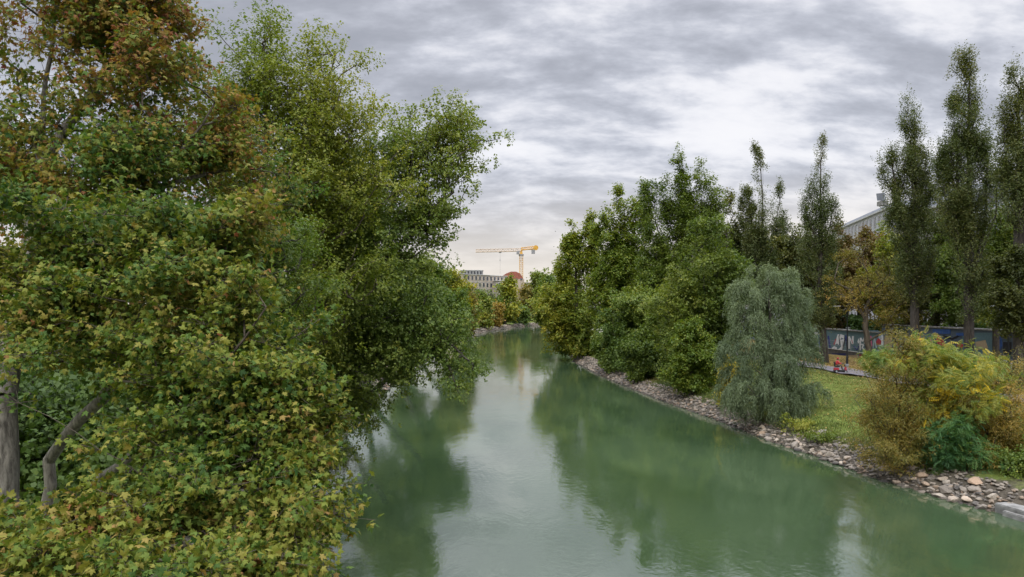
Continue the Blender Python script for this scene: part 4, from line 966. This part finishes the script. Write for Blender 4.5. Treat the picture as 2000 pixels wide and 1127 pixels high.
    v = empty('low_wall', (XL, 80, 3), 'low park wall with pink-red graffiti and a white painted end panel', 'wall')
    mb = MB(); mb.box((XL + .15, 61, 3.6), (.3, 22, 2.4)); mb.box((XL + .15, 94, 3.1), (.3, 44, 1.4)); local(mb, 'wall_face', CONC_D, v)
    mb = MB(); mb.box((XL + .15, 61, 4.84), (.4, 22, .08)); mb.box((XL + .15, 94, 3.84), (.4, 44, .08)); local(mb, 'coping', CONC, v)
    shapes('graffiti', XL, [rect(1678, 692, 1728, 715)], PAINT['maroon'], v, .01)
    shapes('graffiti', XL, [[(1683, 698), (1690, 694), (1696, 700), (1694, 708), (1685, 708)], [(1699, 697), (1705, 695), (1706, 710), (1699, 710)], [(1712, 706), (1716, 697), (1724, 704), (1725, 711), (1714, 711)]], PAINT['pink'], v, .02)
    shapes('graffiti', XL, [rect(1655, 694, 1676, 699)], PAINT['tan'], v, .012)
    shapes('graffiti', XL, [rect(1625, 690, 1652, 701)], PAINT['navy'], v, .012)
    # white end panel
    shapes('white_panel', XL, [rect(1974, 708, 2060, 752)], PAINT['offwhite'], v, .015)
    shapes('graffiti', XL, [[(1977, 733), (1981, 723), (1985, 727), (1986, 734), (1981, 737)], [(1983, 718), (1986, 716), (1989, 717), (1985, 720)]] + stroke([(1992, 718), (1995, 726), (2000, 730), (2001, 738)], 1.6) + stroke([(1999, 718), (1996, 726)], 1.6) + stroke([(1990, 720), (1993, 717), (1997, 720)], 1.2), PAINT['maroon'], v, .03)
    # mesh fence between the walls
    f = empty('mesh_fence', (47.2, 90, 3), 'grey wire fence running between the low wall and the tall wall', 'fence')
    for i in range(22):
        mb = MB(); y = 62 + i * 2.5; mb.tube([(47.2, y, 3), (47.2, y, 5.0)], .03, 6); local(mb, 'post', METAL_G, f)
    mb = MB()
    for z in (3.7, 4.3, 4.95): mb.tube([(47.2, 62, z), (47.2, 114.5, z)], .012, 4)
    for i in range(210): mb.tube([(47.2, 62 + i * .25, 3.5), (47.2, 62 + i * .25, 4.95)], .005, 3)
    local(mb, 'wire_mesh', METAL_G, f)
walls()

def quay():
    o = empty('quay_edge', (24.6, 31.5, 0), 'grey concrete quay edge jutting from the boulders into the water', 'quay')
    d = math.atan2(-12.0, 3.1)   # along the bank towards the bridge
    c = Vector((23.45, 35.6, 0)); u = Vector((math.cos(d), math.sin(d), 0)); nrm = Vector((-u.y, u.x, 0))
    mb = MB(); m = c + u * 7 + nrm * .95; mb.box((m.x, m.y, -.55), (14, 1.9, 2.0), d); b = local(mb, 'kerb_block', CONC, o, bevel=.04)
    mb = MB(); m = c + u * 7.6 + nrm * .18; mb.box((m.x, m.y, -.7), (14, .8, 1.9), d); local(mb, 'footing', CONC, o, bevel=.04)
quay()

# ------------------------------------------------------------------ lamps, scooter, bicycle
def lamp(x, y, h, label):
    z = zg1(x, y); o = empty('street_lamp', (x, y, z), label, 'street lamp', 'lamps along the park path')
    mb = MB(); mb.tube([(0, 0, -.1), (0, 0, 1.2), (0, 0, 1.25), (0, 0, h)], [.14, .12, .085, .055], 10); mb.build('pole', METAL_D, o)
    mb = MB(); mb.tube([(0, 0, h), (-.25, 0, h + .28), (-.9, 0, h + .36)], [.05, .04, .035], 8); mb.build('arm', METAL_D, o)
    mb = MB(); mb.box((-1.15, 0, h + .34), (.75, .28, .12), 0, .75); mb.build('lamp_head', METAL_G, o)
lamp(38.0, 83, 6.6, 'black street lamp standing behind the red mobility scooter')
lamp(43.6, 64.3, 6.6, 'black street lamp in front of the white painted wall panel')

def skin_body(name, joints, edges, rad, mat, parent):
    me = bpy.data.meshes.new(name); me.from_pydata([Vector(j) for j in joints], edges, []); me.update()
    o = bpy.data.objects.new(name, me); COL.objects.link(o); o.parent = parent
    md = o.modifiers.new('skin', 'SKIN'); md.use_smooth_shade = True
    for i, r in enumerate(rad): me.skin_vertices[0].data[i].radius = (r, r)
    me.skin_vertices[0].data[0].use_root = True
    s = o.modifiers.new('sub', 'SUBSURF'); s.levels = 1; s.render_levels = 1
    me.materials.append(mat); return o
def wheel(parent, x, y, r, w, name='wheel'):
    mb = MB(); n = 18
    ring = [(x + r * math.cos(a), y - w / 2, r + r * math.sin(a)) for a in [i * 2 * math.pi / n for i in range(n)]]
    mb.prism(ring, (0, w, 0)); t = mb.build(name, RUBBER, parent, bevel=.012)
    mb = MB(); ring = [(x + r * .5 * math.cos(a), y - w / 2 - .006, r + r * .5 * math.sin(a)) for a in [i * 2 * math.pi / n for i in range(n)]]
    mb.prism(ring, (0, w + .012, 0)); h = mb.build('hub', METAL_G, t); return t
RUBBER = simple('rubber', (.018, .018, .02), .85)
RED = simple('red_paint', (.34, .025, .035), .35, var=.08)
def scooter():
    x, y = 34.6, 77.2; z = zg1(x, y) + .05
    o = empty('mobility_scooter', (x, y, z), 'dark red four-wheeled mobility scooter on the park path', 'mobility scooter', rz=R(-12))
    mb = MB(); mb.box((0, 0, .24), (1.15, .5, .12)); mb.build('deck', METAL_D, o, bevel=.03)
    mb = MB(); mb.box((-.38, 0, .42), (.55, .56, .26), 0, .85); mb.build('rear_cowl', RED, o, bevel=.05)
    mb = MB(); mb.box((.52, 0, .46), (.22, .46, .42), 0, .6); mb.build('front_cowl', RED, o, bevel=.05)
    mb = MB(); mb.box((-.3, 0, .66), (.48, .5, .1)); mb.build('seat', METAL_D, o, bevel=.03)
    mb = MB(); mb.box((-.55, 0, .92), (.1, .46, .46)); mb.build('backrest', METAL_D, o, bevel=.03)
    mb = MB(); mb.tube([(.52, 0, .55), (.34, 0, 1.0)], .035, 8); mb.tube([(.34, -.3, 1.0), (.34, .3, 1.0)], .02, 6); mb.build('handlebar', METAL_D, o)
    mb = MB(); mb.box((.66, 0, .82), (.26, .36, .24), 0, 1.15); mb.build('basket', METAL_G, o)
    for sx, r in ((-.42, .19), (.48, .17)):
        for sy in (-.3, .3): wheel(o, sx, sy, r, .12)
    p = empty('person', (x, y, z), 'person in a red jacket riding the mobility scooter along the path', 'person', rz=R(-12))
    J = [(-.3, 0, .78), (-.3, 0, 1.0), (-.27, 0, 1.2), (-.24, 0, 1.32), (-.22, 0, 1.42), (-.2, 0, 1.53),
         (-.27, .19, 1.24), (-.12, .27, 1.02), (.12, .26, 1.0), (.3, .24, 1.02), (-.27, -.19, 1.24), (-.12, -.27, 1.02), (.12, -.26, 1.0), (.3, -.24, 1.02),
         (-.25, .1, .76), (.12, .12, .78), (.2, .12, .42), (.32, .12, .34), (-.25, -.1, .76), (.12, -.12, .78), (.2, -.12, .42), (.32, -.12, .34)]
    E = [(0, 1), (1, 2), (2, 3), (3, 4), (4, 5), (2, 6), (6, 7), (7, 8), (8, 9), (2, 10), (10, 11), (11, 12), (12, 13), (0, 14), (14, 15), (15, 16), (16, 17), (0, 18), (18, 19), (19, 20), (20, 21)]
    Rr = [.15, .15, .15, .06, .085, .09, .07, .055, .045, .03, .07, .055, .045, .03, .095, .075, .055, .05, .095, .075, .055, .05]
    skin_body('body', J, E, Rr, simple('skin_and_trousers', (.10, .08, .08), .8), p)
    skin_body('jacket', [(-.31, 0, .80), (-.31, 0, 1.0), (-.28, 0, 1.24), (-.27, .2, 1.25), (-.12, .28, 1.02), (.08, .265, 1.0), (-.27, -.2, 1.25), (-.12, -.28, 1.02), (.08, -.265, 1.0)],
              [(0, 1), (1, 2), (2, 3), (3, 4), (4, 5), (2, 6), (6, 7), (7, 8)], [.19, .19, .18, .09, .075, .065, .09, .075, .065], simple('red_jacket', (.50, .05, .055), .8), p)
    mb = MB(); mb.tube([(-.22, 0, 1.47), (-.215, 0, 1.53), (-.21, 0, 1.60), (-.21, 0, 1.635)], [.108, .112, .085, .03], 12); mb.build('hat', RED, p, smooth=True)
    mb = MB(); mb.tube([(-.16, 0, 1.40), (-.13, 0, 1.44), (-.14, 0, 1.49)], [.06, .075, .06], 10); mb.build('face', simple('skin', (.48, .27, .19), .6), p, smooth=True)
scooter()
def bicycle():
    x, y = 35.6, 70.5; z = zg1(x, y) + .06
    o = empty('bicycle', (x, y, z), 'dark bicycle half hidden behind the tawny shrub beside the path', 'bicycle', rz=R(200))
    for sx in (-.52, .52):
        mb = MB(); pts = [(sx + .33 * math.cos(a), 0, .35 + .33 * math.sin(a)) for a in [i * 2 * math.pi / 20 for i in range(21)]]
        mb.tube(pts, .022, 6); t = mb.build('wheel', RUBBER, o)
        mb = MB()
        for i in range(8):
            a = i * math.pi / 4; mb.tube([(sx, 0, .35), (sx + .32 * math.cos(a), 0, .35 + .32 * math.sin(a))], .004, 3)
        mb.build('spokes', METAL_G, t)
    mb = MB()
    for a, b in [((-.52, 0, .35), (-.12, 0, .32)), ((-.12, 0, .32), (-.25, 0, .85)), ((-.52, 0, .35), (-.23, 0, .78)), ((-.23, 0, .78), (.36, 0, .82)), ((-.12, 0, .32), (.38, 0, .75)), ((.36, 0, .9), (.52, 0, .35))]: mb.tube([a, b], .02, 6)
    mb.build('frame', METAL_D, o)
    mb = MB(); mb.box((-.27, 0, .9), (.26, .14, .06), 0, .8); mb.build('saddle', RUBBER, o, bevel=.01)
    mb = MB(); mb.tube([(.36, 0, .86), (.34, 0, 1.02)], .018, 6); mb.tube([(.26, -.3, 1.03), (.36, -.1, 1.04), (.36, .1, 1.04), (.26, .3, 1.03)], .018, 6); mb.build('handlebar', METAL_D, o)
    mb = MB(); mb.box((.5, 0, .93), (.3, .34, .22), 0, 1.15); mb.build('basket', METAL_D, o)
bicycle()

# ------------------------------------------------------------------ buildings
GLASS = simple('window_glass', (.035, .04, .05), .12, var=.3, scale=.2, spec=.8)
FRAME = simple('window_frame', (.55, .55, .53), .6)
ROOF_R = simple('red_tiles', (.28, .095, .065), .85, var=.25, scale=1.2)
ROOF_G = simple('grey_roof', (.14, .15, .17), .7, var=.2, scale=.5)
def building(name, label, A, Bp, depth, z0, z1, storeys, bays, wallm, roof=None, roofh=2.5, winw=1.2, winh=1.8, side=1, skip=0, zs=None):
    """facade runs A->Bp, body lies on the side away from the river"""
    A = Vector((A[0], A[1], 0)); Bp = Vector((Bp[0], Bp[1], 0)); u = (Bp - A); L_ = u.length; u.normalize(); n = Vector((u.y, -u.x, 0)) * side
    o = empty(name, (A.x, A.y, z0), label, 'building')
    rz = math.atan2(u.y, u.x)
    def bx(mb, t, off, z, d): # t along, off outwards(-)/inwards(+)
        c = u * t + n * off; mb.box((c.x, c.y, z), d, rz)
    mb = MB(); bx(mb, L_ / 2, depth / 2, (z1 - z0) / 2, (L_, depth, z1 - z0)); mb.build('wall', wallm, o)
    mb = MB(); bx(mb, L_ / 2, depth / 2, z1 - z0 + .15, (L_ + .8, depth + .8, .3)); mb.build('cornice', FRAME, o)
    if roof:
        mb = MB(); hh = z1 - z0 + .3
        c = [u * t + n * f for t, f in ((0, 0), (L_, 0), (L_, depth), (0, depth))]; i_ = min(depth * .42, L_ * .42, roofh * 1.1)
        d = [u * t + n * f for t, f in ((i_, i_), (L_ - i_, i_), (L_ - i_, depth - i_), (i_, depth - i_))]
        vs = [(p.x, p.y, hh) for p in c] + [(p.x, p.y, hh + roofh) for p in d]
        mb.add(vs, [(3, 2, 1, 0), (4, 5, 6, 7), (0, 1, 5, 4), (1, 2, 6, 5), (2, 3, 7, 6), (3, 0, 4, 7)]); rf = mb.build('roof', roof, o)
        for k in range(max(1, int(L_ / 12))):
            mb = MB(); bx(mb, L_ * (k + .5) / max(1, int(L_ / 12)), depth * .45, hh + roofh * .9, (.9, .7, 2.0)); mb.build('chimney', CONC, rf)
    sh_ = (z1 - z0) / storeys
    for s in range(skip, storeys):
        for b_ in range(bays):
            t = L_ * (b_ + .5) / bays; z = sh_ * (s + .52)
            mb = MB(); bx(mb, t, -.04, z, (winw + .3, .16, winh + .3)); f = mb.build('window', FRAME, o)
            mb = MB(); bx(mb, t, -.10, z, (winw, .08, winh)); mb.build('pane', GLASS, f)
    for s in range(1, storeys):
        mb = MB(); bx(mb, L_ / 2, -.06, sh_ * s - .1, (L_, .12, .18)); mb.build('ledge', FRAME, o)
    return o
W_WHITE = simple('render_white', (.50, .50, .52), .9, var=.1, scale=.3)
W_BEIGE = simple('render_beige', (.42, .35, .28), .9, var=.15, scale=.3)
W_BLUE = simple('render_bluegrey', (.33, .38, .46), .7, var=.1, scale=.3)
W_STONE = simple('render_stone', (.36, .33, .31), .9, var=.15, scale=.3)
def buildings():
    building('apartment_block', 'pale apartment block with a tilted roof hatch seen above the rusty brown tree', (73, 141), (81.5, 183), 13, 6, 29, 7, 14, W_WHITE, ROOF_G, 1.2, winw=1.1, winh=1.9)
    b = building('mansard_house', 'house with dark mansard roof next to the pale apartment block', (71, 122), (73, 139.5), 14, 6, 26.5, 6, 6, W_STONE, ROOF_G, 4.2)
    building('office_building', 'blue-grey office building glimpsed behind the tallest poplar', (70, 98), (71, 119), 16, 6, 27.5, 7, 8, W_BLUE, None, winw=1.9, winh=2.2)
    building('town_house', 'white town house showing through the leaves above the graffiti wall', (68, 70), (69.5, 97), 14, 6, 25, 6, 9, W_WHITE, ROOF_G, 3)
    # tilted hatch on the apartment roof
    h = empty('roof_hatch', (74.6, 147, 31.0), 'tilted grey roof hatch standing open on the apartment block', 'roof hatch')
    mb = MB(); mb.prism([(-.5, -1.4, 0), (-.5, 1.6, .4), (-.2, 2.6, 2.0), (-.2, -.4, 1.7)], (.3, 0, 0)); mb.build('lid', ROOF_G, h)
    mb = MB(); mb.box((0, .5, -.3), (1.2, 2.0, .9)); mb.build('base', CONC, h)
    # centre
    building('beige_house', 'long beige building at the river bend left of the red dome', tuple(at(903, 0, 400).xy), tuple(at(990, 0, 430).xy), 16, 5, 27.5, 6, 12, W_BEIGE, None, winw=1.6, winh=2.2, side=-1)
    building('terrace_pavilion', 'dark glazed roof pavilion over the beige building', tuple(at(900, 0, 440).xy), tuple(at(942, 0, 440).xy), 10, 5, 31.5, 8, 7, ROOF_G, None, winw=1.3, winh=2.4, side=-1, skip=6)
    building('grey_house', 'grey low house with ribbon windows in front of the red roof', tuple(at(974, 0, 415).xy), tuple(at(1006, 0, 420).xy), 14, 5, 24.3, 5, 6, W_STONE, None, winw=2.0, winh=1.6, side=-1, skip=2)
    building('modern_house', 'white modern building beside the crane mast', tuple(at(1031, 0, 470).xy), tuple(at(1052, 0, 480).xy), 14, 5, 25, 5, 4, W_WHITE, None, winw=1.3, winh=3.2, side=-1, skip=2)
    # red domed roof hall
    o = empty('domed_hall', at(1000, 598, 440), 'hall with a low rounded red roof behind the grey house', 'building')
    s = 440 / F
    mb = MB(); mb.box((-1 * s, 8, (HOR - 545) * s - 11), (50 * s, 17, 22)); mb.build('wall', W_BEIGE, o)
    mb = MB(); prof = [(-25, 545), (-19, 539), (-11, 534), (-2, 530.5), (8, 530.5), (15, 534), (20, 540), (22, 545)]
    mb.prism([((x) * s, -.5, (HOR - y) * s) for x, y in prof], (0, 17, 0)); mb.build('roof', ROOF_R, o)
    mb = MB()
    for k in range(5): mb.box(((-18 + k * 9) * s, -.7, (HOR - 545) * s), (1.2, .4, .8))
    mb.build('dormer', ROOF_G, o)
buildings()

# ------------------------------------------------------------------ tower crane
def crane():
    Y = 500.0; base = at(1018, 598, Y); base.z = 5.5
    YEL = simple('crane_yellow', (.60, .33, .05), .5); WHT = simple('crane_pale', (.50, .38, .27), .5); GRY = simple('crane_grey', (.25, .25, .26), .6)
    o = empty('tower_crane', base, 'yellow tower crane with pale lattice jib rising behind the rooftops', 'crane')
    s = Y / F; top = CAMZ + (HOR - 500) * s - base.z
    def lattice(mb, a, b, w, n, r, tri=False):
        a, b = Vector(a), Vector(b); d = (b - a).normalized()
        side = Vector((0, 1, 0)); up = d.cross(side).normalized()
        if up.z < 0: up = -up
        if tri: cs = [side * -w / 2, side * w / 2, Vector((0, 0, 1)) * w]
        else: cs = [(side * i + up * j) * w / 2 for i, j in ((-1, -1), (1, -1), (1, 1), (-1, 1))]
        for c in cs: mb.tube([a + c, b + c], r, 4)
        m = len(cs)
        for k in range(n):
            p = a + (b - a) * k / n; q = a + (b - a) * (k + 1) / n
            for i in range(m):
                c, e = cs[i], cs[(i + 1) % m]
                mb.tube([p + c, q + e] if k % 2 else [p + e, q + c], r * .6, 3); mb.tube([q + c, q + e], r * .5, 3)
    mb = MB(); lattice(mb, (0, 0, 0), (0, 0, top), 2.3, 26, .16); mb.build('mast', YEL, o)
    mb = MB(); mb.tube([(0, 0, top), (0, 0, top + 1.2)], 1.7, 12); mb.build('slewing_ring', GRY, o)
    mb = MB(); mb.box((-2.2, -1, top + 2.2), (2.0, 1.8, 2.2)); mb.build('cab', GRY, o)
    jb = top + 3.2
    mb = MB(); lattice(mb, (0, 0, jb), (-31.0, 0, jb - .6), 1.9, 20, .2, True); mb.build('jib', WHT, o)
    mb = MB(); mb.box((0, 0, top + 2.4), (2.2, 2.2, 3.0), 0, .6); mb.tube([(0, 0, top + 3), (.6, 0, top + 6)], .35, 6); mb.build('tower_head', YEL, o)
    mb = MB(); lattice(mb, (0, 0, jb + .6), (10.5, 0, jb + 2.0), 1.8, 8, .2, True); mb.box((4.5, 0, jb + 1.2), (8, 1.6, .35), 0); mb.build('counter_jib', YEL, o)
    mb = MB(); mb.tube([(10, -1, jb + 2.4), (10, 1, jb + 2.4)], 1.7, 14); mb.build('winch_drum', YEL, o)
    mb = MB(); mb.box((8.2, 0, jb - .3), (2.4, 1.8, 2.8)); mb.build('counterweight', GRY, o)
    mb = MB(); mb.box((-14.4, 0, jb - .8), (1.8, 1.4, .6)); t = mb.build('trolley', GRY, o)
    mb = MB(); mb.tube([(-14.4, 0, jb - 1), (-14.4, 0, jb - 15.5)], .05, 4); mb.build('hoist_rope', GRY, o)
    mb = MB(); mb.box((-14.4, 0, jb - 5.8), (.5, .4, 1.5), 0, .6); mb.build('hook_block', GRY, o)
crane()

def birds():
    BL = simple('bird_dark', (.03, .03, .035), .8)
    for px, py, Y, rz, lab in [(1085, 452, 190, .5, 'dark bird gliding above the crane'), (1082, 482, 210, -.4, 'dark bird flying just over the crane level'), (1978, 92, 150, 1.2, 'dark bird high beside the last poplar')]:
        o = empty('bird', at(px, py, Y), lab, 'bird', 'birds in the sky', rz)
        w = .38
        V = [(-.2, 0, 0), (-.1, .035, .02), (-.1, -.035, .02), (.08, .045, .03), (.08, -.045, .03), (.19, 0, .03), (0, 0, -.05), (.02, 0, .06), (.05, w * .5, .11), (-.06, w * .5, .10), (.0, w, .05), (-.05, w, .045), (.05, -w * .5, .11), (-.06, -w * .5, .10), (.0, -w, .05), (-.05, -w, .045), (-.32, .05, .01), (-.32, -.05, .01)]
        Fc = [(5, 3, 7), (5, 7, 4), (7, 3, 1), (7, 1, 0), (7, 0, 2), (7, 2, 4), (5, 6, 3), (5, 4, 6), (6, 1, 3), (6, 0, 1), (6, 2, 0), (6, 4, 2), (3, 8, 9, 1), (8, 10, 11, 9), (4, 2, 13, 12), (12, 13, 15, 14), (0, 16, 17)]
        me = bpy.data.meshes.new('body'); me.from_pydata(V, [], Fc); link('body', me, BL, o)
birds()
